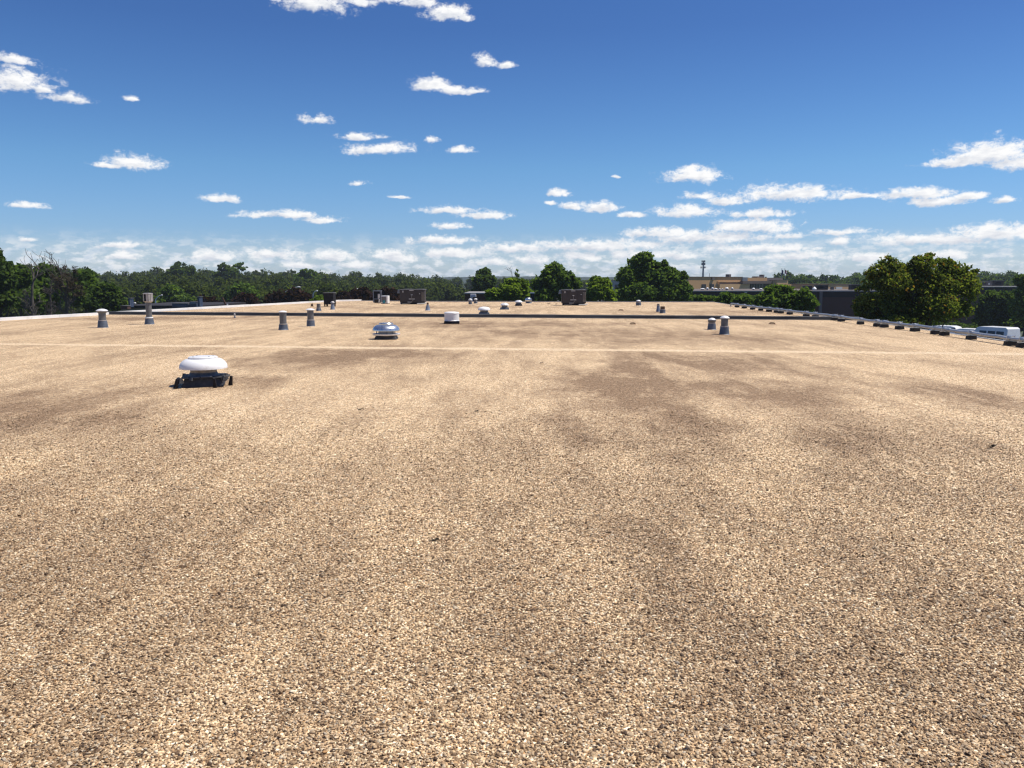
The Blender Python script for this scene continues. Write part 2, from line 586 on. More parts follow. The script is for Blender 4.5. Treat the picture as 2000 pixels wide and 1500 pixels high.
# ------------------------------------------------------------------ the building whose roof we stand on
cL = on_plane(210, 614.6)        # foot of the dark kerb, left end
cR = on_plane(1648, 625.6)       # right end
near_L0 = on_plane(0, 626.5)
eL = Vector((near_L0.x - (cL.y - near_L0.y) * 0, 0, 0))
lx = near_L0.x
dL = (cL - near_L0) / (cL.y - near_L0.y)
dRl = cR - on_plane(2000, 679)
dR = dRl / dRl.y
EDGE = 0.6                       # gravel beyond the pipe line


def right_x(y):
    return cR.x + dR.x * (y - cR.y) + EDGE


def left_x(y):
    return near_L0.x + dL.x * (y - near_L0.y)


YB = -9.0
fA = on_plane(262, 609.6)         # far roof corners
fB = on_plane(660, 588.6)
fC = on_plane(705, 587.6)
fD = on_plane(860, 589.2)
fE = on_plane(1388, 590.4)
fF = on_plane(1436, 599.5)
fE = Vector((fF.x + (fE.x - fF.x) * 1.0 + 0.3, fE.y, 0))
cRe = cR + (cR - cL).normalized() * EDGE
cdir = (cR - cL).normalized()
near_poly = [(left_x(YB), YB, 0), (right_x(YB), YB, 0), (cRe.x, cRe.y, 0), (cL.x, cL.y, 0)]
cA = cL + cdir * ((fA.x - cL.x) / cdir.x)
far_poly = [tuple(cA), tuple(cRe), (fF.x + EDGE, fF.y, 0), tuple(fE), tuple(fD), tuple(fC), tuple(fB)]

bld = thing('low_building', 'large low building in the foreground under a flat roof spread with tan pebbles', 'building', (0, 0, GZ))
bz = -GZ


def wall_ring(mb, poly, z0, z1):
    n = len(poly)
    v = [(p[0], p[1], z0) for p in poly] + [(p[0], p[1], z1) for p in poly]
    f = [(i, (i + 1) % n, n + (i + 1) % n, n + i) for i in range(n)]
    f.append(tuple(range(n, 2 * n)))
    mb.add(v, f)


w = MB()
wall_ring(w, near_poly, 0.0, bz - 0.012)
w.build('wall', M['brick_d'], bld)
w = MB()
wall_ring(w, [(p[0], p[1]) for p in far_poly], 0.0, bz - 0.011)
w.build('rear_wall', M['brick_d'], bld)


def edge_strip(poly, wd, h, z=bz):
    """metal gravel stop following a poly line, wd wide, h tall"""
    mb = MB()
    for i in range(len(poly) - 1):
        a, b = Vector(poly[i][:2]), Vector(poly[i + 1][:2])
        L = (b - a).length
        if L < 0.05:
            continue
        nseg = max(1, int(L / 3.0))
        for k in range(nseg):
            p, q = a.lerp(b, k / nseg), a.lerp(b, (k + 1) / nseg)
            mid = (p + q) / 2
            ang = math.atan2(q.y - p.y, q.x - p.x)
            dz = ((k * 37 + i * 17) % 7 - 3) * 0.002
            mb.box((mid.x, mid.y, z + h / 2 + dz - 0.02), ((q - p).length - 0.012, wd, h + 0.04), ang)
    return mb


edge_strip([near_poly[3], near_poly[0]], 0.18, 0.125).build('roof_edge', M['coping'], bld)['label'] = 'white metal roof edge along the left side'
edge_strip([tuple(cA + Vector((-0.1, 0.3, 0))), tuple(fB), tuple(fC)], 0.18, 0.115).build('roof_edge', M['coping'], bld)['label'] = 'white metal roof edge of the rear roof'
edge_strip([tuple(fC), tuple(fD), tuple(fE)], 0.14, 0.05).build('roof_edge', M['concrete'], bld)
edge_strip([near_poly[1], near_poly[2], (fF.x + EDGE, fF.y, 0), tuple(fE)], 0.10, 0.012).build('roof_edge', M['concrete'], bld)

# dark rubber-covered kerb between the two roof sections
kb = MB()
perp = Vector((-cdir.y, cdir.x, 0))
k0, k1 = cL - cdir * 0.3, cRe
Lk = (k1 - k0).length
prof = [(0.0, -0.01), (0.02, 0.05), (0.04, 0.125), (0.12, 0.145), (0.30, 0.145), (0.36, 0.12), (0.40, -0.01)]
ns = 60
kv, kf = [], []
rngk = random.Random(4)
for i in range(ns + 1):
    c = k0 + cdir * (Lk * i / ns)
    for (o, z) in prof:
        j = rngk.uniform(-0.006, 0.006)
        kv.append(tuple(c + perp * (o + j) + Vector((0, 0, bz + z + (rngk.uniform(-0.006, 0.006) if z > 0 else 0)))))
m_ = len(prof)
for i in range(ns):
    for k in range(m_ - 1):
        kf.append((i * m_ + k, (i + 1) * m_ + k, (i + 1) * m_ + k + 1, i * m_ + k + 1))
kb.add(kv, kf)
kb.build('expansion_joint', M['curb_rubber'], bld)
# metal lap at the foot of the kerb
fl = MB()
for i in range(12):
    c = k0 + cdir * (Lk * (i + 0.5) / 12) - perp * 0.06
    fl.box((c.x, c.y, bz + 0.004), (Lk / 12 - 0.02, 0.10, 0.016), math.atan2(cdir.y, cdir.x))
fl.build('joint_flange', mat('pale_dusty_flange', (0.42, 0.36, 0.29), 0.9, 0, 0.2, 2), bld)


# ------------------------------------------------------------------ gravel
def stone_ramp(t, fac):
    return ramp(t, fac, [
        (0.00, (0.085, 0.055, 0.036)), (0.10, (0.20, 0.128, 0.078)), (0.26, (0.33, 0.232, 0.148)),
        (0.46, (0.46, 0.340, 0.222)), (0.64, (0.56, 0.425, 0.290)), (0.76, (0.64, 0.510, 0.362)),
        (0.84, (0.44, 0.405, 0.36)), (0.88, (0.50, 0.29, 0.13)), (0.91, (0.70, 0.57, 0.41)), (1.0, (0.82, 0.745, 0.62))])


STAINS = [  # photo px, py, half width px, half depth in m (on the roof plane), strength
    (1200, 760, 120, 2.6, 0.75), (1290, 800, 110, 2.2, 0.7), (1170, 840, 90, 1.3, 0.5), (1330, 870, 80, 0.9, 0.45), (1250, 730, 60, 3.5, 0.6),
    (1490, 762, 140, 2.0, 0.55), (1420, 705, 150, 2.6, 0.5), (40, 800, 200, 1.8, 0.6), (150, 775, 140, 1.2, 0.45), (620, 697, 130, 2.4, 0.65),
    (745, 692, 150, 2.2, 0.45), (1330, 660, 260, 3.0, 0.4), (1100, 650, 240, 3.0, 0.35), (480, 748, 90, 0.9, 0.45),
    (1640, 850, 90, 1.2, 0.35), (1900, 780, 110, 1.4, 0.35), (950, 634, 250, 2.5, 0.5), (300, 622, 220, 1.6, 0.5), (1500, 610, 260, 3.0, 0.35), (820, 600, 200, 2.5, 0.35),
    (1550, 1330, 460, 0.9, 0.2), (1250, 1100, 70, 2.2, 0.14),
]


def stain_factor(t, pos):
    """0..1, patches of dirt with their own shape on the roof"""
    n_lo = noise(t, pos, 0.55, 5, 0.6, 0.5, (1.0, 0.33, 1.0))
    n_st = noise(t, pos, 2.3, 4, 0.6, 0.4, (1.0, 0.16, 1.0))
    n_mid = noise(t, pos, 1.7, 5, 0.62, 0.3, (1.0, 0.5, 1.0))
    n_hi = noise(t, pos, 6.0, 5, 0.7)
    warp = N(t, 'ShaderNodeTexNoise')
    warp.inputs['Scale'].default_value = 0.8
    warp.inputs['Detail'].default_value = 5
    LK(t, pos, warp.inputs['Vector'])
    pw = vmth(t, 'MULTIPLY_ADD', vmth(t, 'SUBTRACT', warp.outputs['Color'], (0.5, 0.5, 0.5)), (1.6, 1.6, 0), pos)
    tot = None
    for (px, py, hw, hd, s) in STAINS:
        p = on_plane(px, py)
        wx = hw / FPX * p.y
        q = vmth(t, 'MULTIPLY_ADD', pw, (1 / wx, 1 / hd, 0), (-p.x / wx, -p.y / hd, 0))
        ln = vmth(t, 'LENGTH', q)
        v = mth(t, 'MULTIPLY', mth(t, 'SUBTRACT', 1.4, ln, clamp=True), s * 1.4)
        tot = v if tot is None else mth(t, 'MAXIMUM', tot, v)
    # pale seam that crosses the roof
    a, b = on_plane(0, 672), on_plane(2000, 691.5)
    d = (b - a).normalized()
    dist = vmth(t, 'DOT_PRODUCT', pos, (-d.y, d.x, 0))
    dist = mth(t, 'ABSOLUTE', mth(t, 'SUBTRACT', dist, float(a.dot(Vector((-d.y, d.x, 0))))))
    dist = mth(t, 'MULTIPLY_ADD', mth(t, 'SUBTRACT', n_mid, 0.5), 0.6, dist)
    seam = mth(t, 'MULTIPLY', mth(t, 'SUBTRACT', 0.36, dist, clamp=True), 4.0, clamp=True)
    seam = mth(t, 'MULTIPLY', seam, mth(t, 'MULTIPLY_ADD', mth(t, 'SUBTRACT', n_hi, 0.45), 4.0, 0.7, clamp=True))
    base = mth(t, 'MULTIPLY_ADD', mth(t, 'SUBTRACT', n_lo, 0.5), 1.7, 0.26)
    base = mth(t, 'MULTIPLY_ADD', mth(t, 'SUBTRACT', n_st, 0.5), 1.3, base)
    base = mth(t, 'MULTIPLY_ADD', mth(t, 'SUBTRACT', n_mid, 0.5), 0.9, base)
    tot = mth(t, 'MULTIPLY', tot, mth(t, 'MULTIPLY_ADD', mth(t, 'SUBTRACT', n_mid, 0.5), 2.2, 0.9, clamp=True))
    s = mth(t, 'ADD', mth(t, 'MAXIMUM', base, 0.0), tot)
    s = mth(t, 'MULTIPLY_ADD', mth(t, 'SUBTRACT', n_hi, 0.5), 1.0, s, clamp=True)
    return mth(t, 'SUBTRACT', s, mth(t, 'MULTIPLY', seam, 0.9), clamp=True), seam


def sheet_mat():
    m = bpy.data.materials.new("gravel_sheet")
    m.use_nodes = True
    t = m.node_tree
    b = t.nodes['Principled BSDF']
    gg = N(t, 'ShaderNodeNewGeometry')
    pos = gg.outputs['Position']
    cells = []
    v = N(t, 'ShaderNodeTexVoronoi', feature='F1')
    v.inputs['Scale'].default_value = 88
    LK(t, pos, v.inputs['Vector'])
    sp = N(t, 'ShaderNodeSeparateColor')
    LK(t, v.outputs['Color'], sp.inputs[0])
    st, seam = stain_factor(t, pos)
    clump = noise(t, pos, 16, 4, 0.65)
    f = mth(t, 'MULTIPLY_ADD', mth(t, 'SUBTRACT', clump, 0.5), 1.1, sp.outputs[0], clamp=True)
    c = stone_ramp(t, f)
    gap = N(t, 'ShaderNodeMapRange', interpolation_type='SMOOTHSTEP')
    gap.inputs[1].default_value = 0.75
    gap.inputs[2].default_value = 0.45
    gap.inputs[3].default_value = 0.42
    gap.inputs[4].default_value = 1.0
    LK(t, v.outputs['Distance'], gap.inputs[0])
    c = mixc(t, 1.0, c, gap.outputs[0], 'MULTIPLY')
    c = mixc(t, 1.0, c, mixc(t, st, SHEET_GAIN, (SHEET_GAIN[0] * 0.43, SHEET_GAIN[1] * 0.39, SHEET_GAIN[2] * 0.37)), 'MULTIPLY')
    c = mixc(t, mth(t, 'MULTIPLY', seam, 0.27), c, (0.80, 0.69, 0.52))
    LK(t, c, b.inputs['Base Color'])
    b.inputs['Roughness'].default_value = 0.85
    b.inputs['Specular IOR Level'].default_value = 0.25
    bn = N(t, 'ShaderNodeBump')
    bn.inputs['Strength'].default_value = 0.55
    bn.inputs['Distance'].default_value = 0.006
    LK(t, mth(t, 'SUBTRACT', 1.0, v.outputs['Distance']), bn.inputs['Height'])
    LK(t, bn.outputs[0], b.inputs['Normal'])
    return m


SHEET_GAIN = (1.57, 1.50, 1.32)


def pebble_mat():
    m = bpy.data.materials.new("pebbles")
    m.use_nodes = True
    t = m.node_tree
    b = t.nodes['Principled BSDF']
    gg = N(t, 'ShaderNodeNewGeometry')
    oi = N(t, 'ShaderNodeObjectInfo')
    st, seam = stain_factor(t, gg.outputs['Position'])
    tcx = N(t, 'ShaderNodeTexCoord')
    c = stone_ramp(t, mth(t, 'MULTIPLY_ADD', mth(t, 'SUBTRACT', oi.outputs['Random'], 0.5), 1.06, 0.49, clamp=True))
    c = mixc(t, 1.0, c, ramp(t, noise(t, gg.outputs['Position'], 260, 3, 0.6), [(0.3, (0.78, 0.77, 0.75)), (0.7, (1.15, 1.15, 1.15))]), 'MULTIPLY')
    c = mixc(t, 1.0, c, mixc(t, st, (1.05, 1.005, 0.88), (0.48, 0.43, 0.38)), 'MULTIPLY')
    LK(t, c, b.inputs['Base Color'])
    b.inputs['Roughness'].default_value = 0.7
    b.inputs['Specular IOR Level'].default_value = 0.35
    return m


def build_gravel():
    rng = np.random.default_rng(11)
    sp = 0.0102
    y0, y1 = 1.7, 11.0
    pts = []
    gy = np.arange(y0, y1, sp)
    for y in gy:
        half = 0.66 * y + 1.4
        x = np.arange(-half, half, sp)
        keep = np.clip((11.0 - y) / 7.4, 0, 1) ** 1.6 if y > 3.6 else 1.0
        x = x[rng.random(len(x)) < keep]
        pts.append(np.stack([x, np.full(len(x), y)], -1))
    P = np.concatenate(pts)
    P += rng.uniform(-0.6, 0.6, P.shape) * sp
    n = len(P)
    rad = np.clip(rng.lognormal(math.log(0.0046), 0.34, n), 0.0025, 0.0115)
    z = rng.uniform(-0.002, 0.003, n) + rad * 0.15
    pv = np.stack([P[:, 0], P[:, 1], z], -1)
    polyv = np.array([p[:3] for p in near_poly] + [p[:3] for p in far_poly], dtype=float)
    nn = len(near_poly)
    me = bpy.data.meshes.new('gravel')
    V = np.concatenate([polyv, pv])
    me.vertices.add(len(V))
    me.vertices.foreach_set('co', V.reshape(-1).astype(np.float32))
    nf_ = len(far_poly)
    me.loops.add(nn + nf_)
    me.loops.foreach_set('vertex_index', np.arange(nn + nf_, dtype=np.int32))
    me.polygons.add(2)
    me.polygons.foreach_set('loop_start', np.array([0, nn], dtype=np.int32))
    me.polygons.foreach_set('loop_total', np.array([nn, nf_], dtype=np.int32))
    me.update(calc_edges=True)
    k = len(polyv)
    a = me.attributes.new('rad', 'FLOAT', 'POINT')
    a.data.foreach_set('value', np.concatenate([np.zeros(k), rad]).astype(np.float32))
    a = me.attributes.new('rot', 'FLOAT_VECTOR', 'POINT')
    rot = np.zeros((len(V), 3))
    rot[k:, 0] = rng.normal(0, 0.4, n)
    rot[k:, 1] = rng.normal(0, 0.4, n)
    rot[k:, 2] = rng.uniform(0, 6.28, n)
    a.data.foreach_set('vector', rot.reshape(-1).astype(np.float32))
    a = me.attributes.new('kindno', 'INT', 'POINT')
    a.data.foreach_set('value', np.concatenate([np.zeros(k), rng.integers(0, 6, n)]).astype(np.int32))
    sheet, peb = sheet_mat(), pebble_mat()
    me.materials.append(sheet)
    me.materials.append(peb)
    o = bpy.data.objects.new('gravel', me)
    COL.objects.link(o)
    o['kind'] = 'stuff'
    o['label'] = 'tan and cream pea gravel spread over the whole flat roof'
    T = bpy.data.node_groups.new('pebble_scatter', 'GeometryNodeTree')
    T.interface.new_socket('Geometry', in_out='INPUT', socket_type='NodeSocketGeometry')
    T.interface.new_socket('Geometry', in_out='OUTPUT', socket_type='NodeSocketGeometry')
    gi, go = T.nodes.new('NodeGroupInput'), T.nodes.new('NodeGroupOutput')
    join = T.nodes.new('GeometryNodeJoinGeometry')
    kinds = T.nodes.new('GeometryNodeGeometryToInstance')
    shapes = [(1, .8, .42), (1.15, .75, .36), (.9, .9, .46), (1.25, .7, .40), (1.0, .95, .34), (1.1, .85, .48)]
    for i, s in enumerate(shapes):
        ico = T.nodes.new('GeometryNodeMeshIcoSphere')
        ico.inputs['Radius'].default_value = 1.0
        ico.inputs['Subdivisions'].default_value = 2
        pn = T.nodes.new('GeometryNodeInputPosition')
        off = T.nodes.new('ShaderNodeVectorMath')
        off.operation = 'ADD'
        off.inputs[1].default_value = (i * 7.3, i * 3.1, i * 5.7)
        T.links.new(pn.outputs[0], off.inputs[0])
        tn = T.nodes.new('ShaderNodeTexNoise')
        tn.inputs['Scale'].default_value = 1.1
        tn.inputs['Detail'].default_value = 1.0
        T.links.new(off.outputs[0], tn.inputs['Vector'])
        sb = T.nodes.new('ShaderNodeVectorMath')
        sb.operation = 'SUBTRACT'
        sb.inputs[1].default_value = (0.5, 0.5, 0.5)
        T.links.new(tn.outputs['Color'], sb.inputs[0])
        sc = T.nodes.new('ShaderNodeVectorMath')
        sc.operation = 'SCALE'
        sc.inputs['Scale'].default_value = 1.1
        T.links.new(sb.outputs[0], sc.inputs[0])
        setp = T.nodes.new('GeometryNodeSetPosition')
        T.links.new(ico.outputs['Mesh'], setp.inputs['Geometry'])
        T.links.new(sc.outputs[0], setp.inputs['Offset'])
        tf = T.nodes.new('GeometryNodeTransform')
        tf.inputs['Scale'].default_value = s
        T.links.new(setp.outputs[0], tf.inputs['Geometry'])
        sm = T.nodes.new('GeometryNodeSetShadeSmooth')
        T.links.new(tf.outputs[0], sm.inputs['Geometry'])
        mt = T.nodes.new('GeometryNodeSetMaterial')
        mt.inputs['Material'].default_value = peb
        T.links.new(sm.outputs[0], mt.inputs['Geometry'])
        T.links.new(mt.outputs[0], kinds.inputs[0])
    def attr(nm, ty):
        q = T.nodes.new('GeometryNodeInputNamedAttribute')
        q.data_type = ty
        q.inputs['Name'].default_value = nm
        return q.outputs['Attribute']
    cmp_ = T.nodes.new('FunctionNodeCompare')
    cmp_.data_type = 'FLOAT'
    cmp_.operation = 'GREATER_THAN'
    cmp_.inputs[1].default_value = 0.0005
    ra = attr('rad', 'FLOAT')
    T.links.new(ra, cmp_.inputs[0])
    iop = T.nodes.new('GeometryNodeInstanceOnPoints')
    T.links.new(gi.outputs[0], iop.inputs['Points'])
    T.links.new(cmp_.outputs[0], iop.inputs['Selection'])
    T.links.new(kinds.outputs[0], iop.inputs['Instance'])
    iop.inputs['Pick Instance'].default_value = True
    T.links.new(attr('kindno', 'INT'), iop.inputs['Instance Index'])
    T.links.new(attr('rot', 'FLOAT_VECTOR'), iop.inputs['Rotation'])
    T.links.new(ra, iop.inputs['Scale'])
    T.links.new(gi.outputs[0], join.inputs[0])
    T.links.new(iop.outputs[0], join.inputs[0])
    T.links.new(join.outputs[0], go.inputs[0])
    md = o.modifiers.new('pebbles', 'NODES')
    md.node_group = T
    print('pebbles', n)


build_gravel()


# ------------------------------------------------------------------ roof fans and vents
def make_fan(name, label, base, k, dome_r, dome_h, cap_r, neck_r, neck_h, base_r, base_h, dome_mat, neck_mat, base_mat,
             ring=False, cone=0.0, rz=0.0, group=None, cap_h=0.05, torn=False, lift=0.0):
    """mushroom shaped exhaust fan; sizes in metres, standing at base"""
    t = thing(name, label, 'roof vent', base, rz, group)
    b = MB()
    b.box((0, 0, base_h / 2), (2 * base_r, 2 * base_r, base_h), 0, (0.86, 0.86))
    z = base_h
    b.build('curb', base_mat, t, bevel=0.012)
    if torn:
        rg = random.Random(5)
        fl_ = MB()
        fl_.box((0, 0, base_h + 0.006), (2 * base_r * 1.02, 2 * base_r * 1.02, 0.012))
        for i in range(9):
            a = rg.uniform(0, 6.28)
            e = base_r * 1.06
            x, y = max(-e, min(e, 2 * base_r * math.cos(a))), max(-e, min(e, 2 * base_r * math.sin(a)))
            h = rg.uniform(0.04, base_h * 0.7)
            fl_.box((x, y, base_h - h / 2 + 0.02), (rg.uniform(0.05, 0.12), rg.uniform(0.03, 0.09), h), rg.uniform(0, 3), (rg.uniform(.4, .9), rg.uniform(.4, .9)), rg.uniform(-0.5, 0.5))
        fl_.build('flashing', M['asphalt_flash'], t)
        for (x, y, sx, sy, rr) in ((0.06, -0.29, 0.15, 0.05, 0.2), (0.33, -0.25, 0.09, 0.07, 0.6), (-0.10, -0.3, 0.12, 0.03, -.1), (0.36, -0.1, 0.06, 0.08, 0.1)):
            s2 = MB()
            s2.box((x, y, base_h + 0.02), (sx, sy, 0.012), rr, None, -0.25)
            s2.build('metal_tab', M['pipe_metal'], t)
        for (x, y, rr) in ((0.40, -0.17, 0.5), (0.18, -0.40, -0.2), (-0.36, -0.36, 0.8)):
            q = MB()
            q.box((x, y, 0.075), (0.05, 0.05, 0.15), rr, (0.5, 0.7), 0.3)
            q.build('strap', M['black'], t)
    if cone:
        c = MB()
        c.lathe([(base_r * 0.86, z), (base_r * 0.74, z + cone * 0.3), (neck_r * 1.02, z + cone)], 32)
        c.build('cone', M['lead'], t, 30)
        z += cone
    if ring:
        r_ = MB()
        r_.lathe([(base_r * 0.9, z), (dome_r * 0.99, z + 0.015), (dome_r * 1.03, z + 0.04), (dome_r * 1.03, z + 0.055), (dome_r * 0.95, z + 0.05), (neck_r, z + 0.04)], 48)
        r_.build('flange', M['whitecap'], t, 35)
        z += 0.045
    n_ = MB()
    n_.lathe([(neck_r, z), (neck_r, z + neck_h + dome_h * 0.35)], 36)
    n_.build('neck', neck_mat, t, 35)
    if ring:
        for a in (0.5, 1.9, 3.3, 4.9, 5.6):
            p = MB()
            p.tube([(dome_r * 0.7 * math.cos(a), dome_r * 0.7 * math.sin(a), z - 0.01), (dome_r * 0.7 * math.cos(a), dome_r * 0.7 * math.sin(a), z + neck_h + 0.04)], 0.012, 8)
            p.build('post', M['pipe_metal'], t, 40)
    z += neck_h
    d_ = MB()
    pr = [(dome_r * 0.93, z + 0.012), (dome_r, z), (dome_r * 1.0, z + dome_h * 0.10)]
    for i in range(1, 10):
        a = i / 9 * math.pi / 2
        pr.append((cap_r * 0.93 + (dome_r - cap_r * 0.93) * math.cos(a), z + dome_h * 0.1 + dome_h * 0.9 * math.sin(a) ** 1.1))
    if cap_h:
        pr2 = pr + [(cap_r * 0.3, z + dome_h * 1.01)]
    else:
        pr2 = pr + [(cap_r * 0.5, z + dome_h * 1.06), (0.01, z + dome_h * 1.08)]
    d_.lathe(pr2, 56, cap0=False)
    dome = d_.build('dome', dome_mat, t, 40)
    if cap_h:
        c_ = MB()
        zt = z + dome_h * 0.99
        c_.lathe([(cap_r, zt), (cap_r, zt + cap_h * 0.55), (cap_r * 0.92, zt + cap_h * 0.9), (cap_r * 0.5, zt + cap_h), (0.01, zt + cap_h * 1.03)], 40)
        cp = c_.build('cap', M['whitecap'] if not ring else M['galv'], dome, 35)
        for a in (0.6, 2.2, 3.8, 5.3):
            s_ = MB()
            s_.lathe([(0.014, zt + cap_h * 0.8), (0.014, zt + cap_h * 1.0), (0.005, zt + cap_h * 1.08)], 10,
                     (cap_r * 0.8 * math.cos(a), cap_r * 0.8 * math.sin(a), 0))
            s_.build('bolt', M['pipe_metal'], dome)
    return t


make_fan('exhaust_fan', 'nearest fan, a white mushroom shaped roof fan on a curb with torn black flashing', on_plane(399, 752), 1,
         0.352, 0.15, 0.215, 0.195, 0.06, 0.30, 0.135, M['white'], M['neck'], M['asphalt_flash'], cone=0.07, rz=0.28, torn=True, cap_h=0.036)
make_fan('exhaust_fan', 'shiny bare metal mushroom roof fan with a flat ring flange on a low black curb', on_plane(754.5, 662), 1,
         0.37, 0.165, 0.20, 0.215, 0.09, 0.31, 0.095, M['galv'], M['tall_metal'], M['asphalt_flash'], ring=True, rz=0.05, cap_h=0.055)
make_fan('exhaust_fan', 'white domed roof fan on a dark curb just behind the dark roof kerb', on_plane(945.5, 615.5), 1,
         0.29, 0.15, 0.14, 0.19, 0.10, 0.26, 0.13, M['white'], M['pipe_metal'], M['lead'], rz=0.1, cap_h=0)
make_fan('exhaust_fan', 'small white capped roof fan, second behind the kerb in the receding row', on_plane(985.5, 604.5), 1,
         0.235, 0.11, 0.12, 0.165, 0.11, 0.23, 0.12, M['white'], M['pipe_metal'], M['lead'], rz=0.2, cap_h=0.03)
make_fan('exhaust_fan', 'small white capped roof fan, third behind the kerb in the receding row', on_plane(1013, 597.3), 1,
         0.245, 0.11, 0.13, 0.17, 0.10, 0.24, 0.12, M['white'], M['lead'], M['asphalt_flash'], rz=0.0, cap_h=0.03)

# round turbine vent at the far edge
t = thing('turbine_vent', 'round grey turbine vent at the far roof edge, last of the receding row', 'roof vent', on_plane(1032.5, 592.3))
b = MB()
b.lathe([(0.24, 0), (0.20, 0.07), (0.17, 0.09)], 28)
b.build('base', M['lead'], t, 35)
b = MB()
nb_ = 22
prv = [(0.165, 0.09), (0.235, 0.15), (0.26, 0.23), (0.24, 0.32), (0.17, 0.375), (0.02, 0.39)]
for i in range(nb_):
    a0, a1 = 2 * math.pi * i / nb_, 2 * math.pi * (i + 0.8) / nb_
    vs, fs = [], []
    for j, (r, z) in enumerate(prv):
        vs += [(r * math.cos(a0), r * math.sin(a0), z), (r * 0.94 * math.cos(a1), r * 0.94 * math.sin(a1), z)]
        if j:
            fs.append((2 * j - 2, 2 * j - 1, 2 * j + 1, 2 * j))
    b.add(vs, fs)
b.build('turbine', M['galv'], t)
b = MB()
b.lathe([(0.10, 0.385), (0.09, 0.40), (0.01, 0.405)], 20)
b.build('cap', M['whitecap'], t)

# white drum vent
t = thing('drum_vent', 'plain white drum shaped vent on a black base in front of the dark kerb', 'roof vent', on_plane(882.5, 632))
b = MB()
b.box((0, 0, 0.05), (0.58, 0.58, 0.10), 0.05, (0.95, 0.95))
b.build('curb', M['black'], t, bevel=0.01)
b = MB()
b.lathe([(0.285, 0.10), (0.29, 0.115), (0.277, 0.13), (0.277, 0.36), (0.283, 0.37), (0.283, 0.40), (0.26, 0.428), (0.15, 0.445), (0.01, 0.45)], 48)
b.build('drum', M['white'], t, 30)


def make_vent(name, label, base, pr, H, boot_h, boot_r, cap_r, cap_h, pmat='pipe_metal', bmat='lead', cmat='whitecap', lean=0.0, group=None, skirt=0.0):
    t = thing(name, label, 'vent pipe', base, 0, group)
    t.rotation_euler = (0, lean, random.Random(label).uniform(0, 6))
    b = MB()
    b.lathe([(boot_r * 1.12, 0), (boot_r, 0.02), (pr * 1.22, boot_h * 0.92), (pr * 1.16, boot_h), (pr * 1.0, boot_h)], 28)
    b.build('boot', M[bmat], t, 30)
    b = MB()
    b.lathe([(pr, 0.01), (pr, H - cap_h * 0.6)], 28)
    p = b.build('pipe', M[pmat], t, 30)
    b = MB()
    zc = H - cap_h
    b.lathe([(pr * 1.19, boot_h - 0.004), (pr * 1.24, boot_h + 0.004), (pr * 1.24, boot_h + 0.022), (pr * 1.01, boot_h + 0.026)], 28)
    b.build('collar', M['tall_metal'], t, 30)
    if cap_r:
        b = MB()
        b.lathe([(cap_r * 0.96, zc), (cap_r, zc + 0.004), (cap_r, zc + cap_h * 0.28), (cap_r * 0.78, zc + cap_h * 0.62), (cap_r * 0.4, zc + cap_h * 0.92), (0.01, H)], 32)
        b.build('cap', M[cmat], t, 40)
        if skirt:
            b = MB()
            b.lathe([(pr * 1.15, zc - skirt), (pr * 1.35, zc - skirt * 0.4), (pr * 1.35, zc + 0.002)], 28)
            b.build('skirt', M[pmat], t, 30)
    return t


make_vent('vent_pipe', 'stubby grey vent pipe with a flared pale cap near the left roof edge', on_plane(201, 639.8), 0.118, 0.645, 0.235, 0.17, 0.19, 0.085, skirt=0.06)
make_vent('vent_pipe', 'vent pipe with a small white cap before the kerb, left of the central pair', on_plane(553.5, 644.2), 0.112, 0.63, 0.18, 0.155, 0.135, 0.06)
make_vent('vent_pipe', 'vent pipe with a broad white cap before the kerb, right of the central pair', on_plane(607, 637), 0.112, 0.63, 0.21, 0.145, 0.165, 0.07)
make_vent('vent_pipe', 'short vent pipe with white dome cap, left of the right hand pair', on_plane(1390, 643.6), 0.10, 0.385, 0.205, 0.14, 0.118, 0.075, skirt=0.07)
make_vent('vent_pipe', 'taller vent pipe with a rounded white cap, right of the right hand pair', on_plane(1414.5, 653), 0.105, 0.56, 0.225, 0.148, 0.14, 0.085)
# far roof
make_vent('vent_pipe', 'open topped brownish vent stub behind the dark kerb, left of the black box', on_plane(622.5, 607.2), 0.10, 0.38, 0.14, 0.135, 0, 0.0)
make_vent('vent_pipe', 'blue grey cone footed vent in front of the black box', on_plane(649.8, 604.6), 0.062, 0.47, 0.36, 0.125, 0.12, 0.11, bmat='lead_skyblue', cmat='tall_metal')
make_vent('vent_pipe', 'blue cone footed vent with no cap beside the large left air handler', on_plane(835.5, 606.3), 0.055, 0.42, 0.30, 0.14, 0, 0.0, bmat='lead_skyblue', pmat='brown')
make_vent('vent_pipe', 'tall slim blue grey vent of the overlapping pair on the rear roof', on_plane(1285.5, 609), 0.06, 0.41, 0.33, 0.105, 0, 0.0, bmat='lead_skyblue')
make_vent('vent_pipe', 'wider dark vent stub of the overlapping pair on the rear roof', on_plane(1294, 611.4), 0.115, 0.33, 0.16, 0.14, 0, 0.0, pmat='brown')
make_vent('vent_pipe', 'squat vent with a pale cap at the far edge before the big tree', on_plane(1247, 596.6), 0.14, 0.36, 0.19, 0.17, 0.15, 0.09)
make_vent('vent_pipe', 'white topped pale blue vent standing against the left air handler', on_plane(784.5, 593.4), 0.075, 0.40, 0.24, 0.10, 0.11, 0.07, bmat='lead_skyblue', pmat='unit_blue')
make_vent('vent_pipe', 'rusty topped vent stub at the far edge, left of two', on_plane(918.5, 594.3), 0.10, 0.40, 0.15, 0.12, 0.14, 0.14, cmat='unit_pale')
make_vent('vent_pipe', 'dark vent stub with white cap at the far edge, right of two', on_plane(929, 592.7), 0.10, 0.36, 0.15, 0.13, 0.125, 0.08)
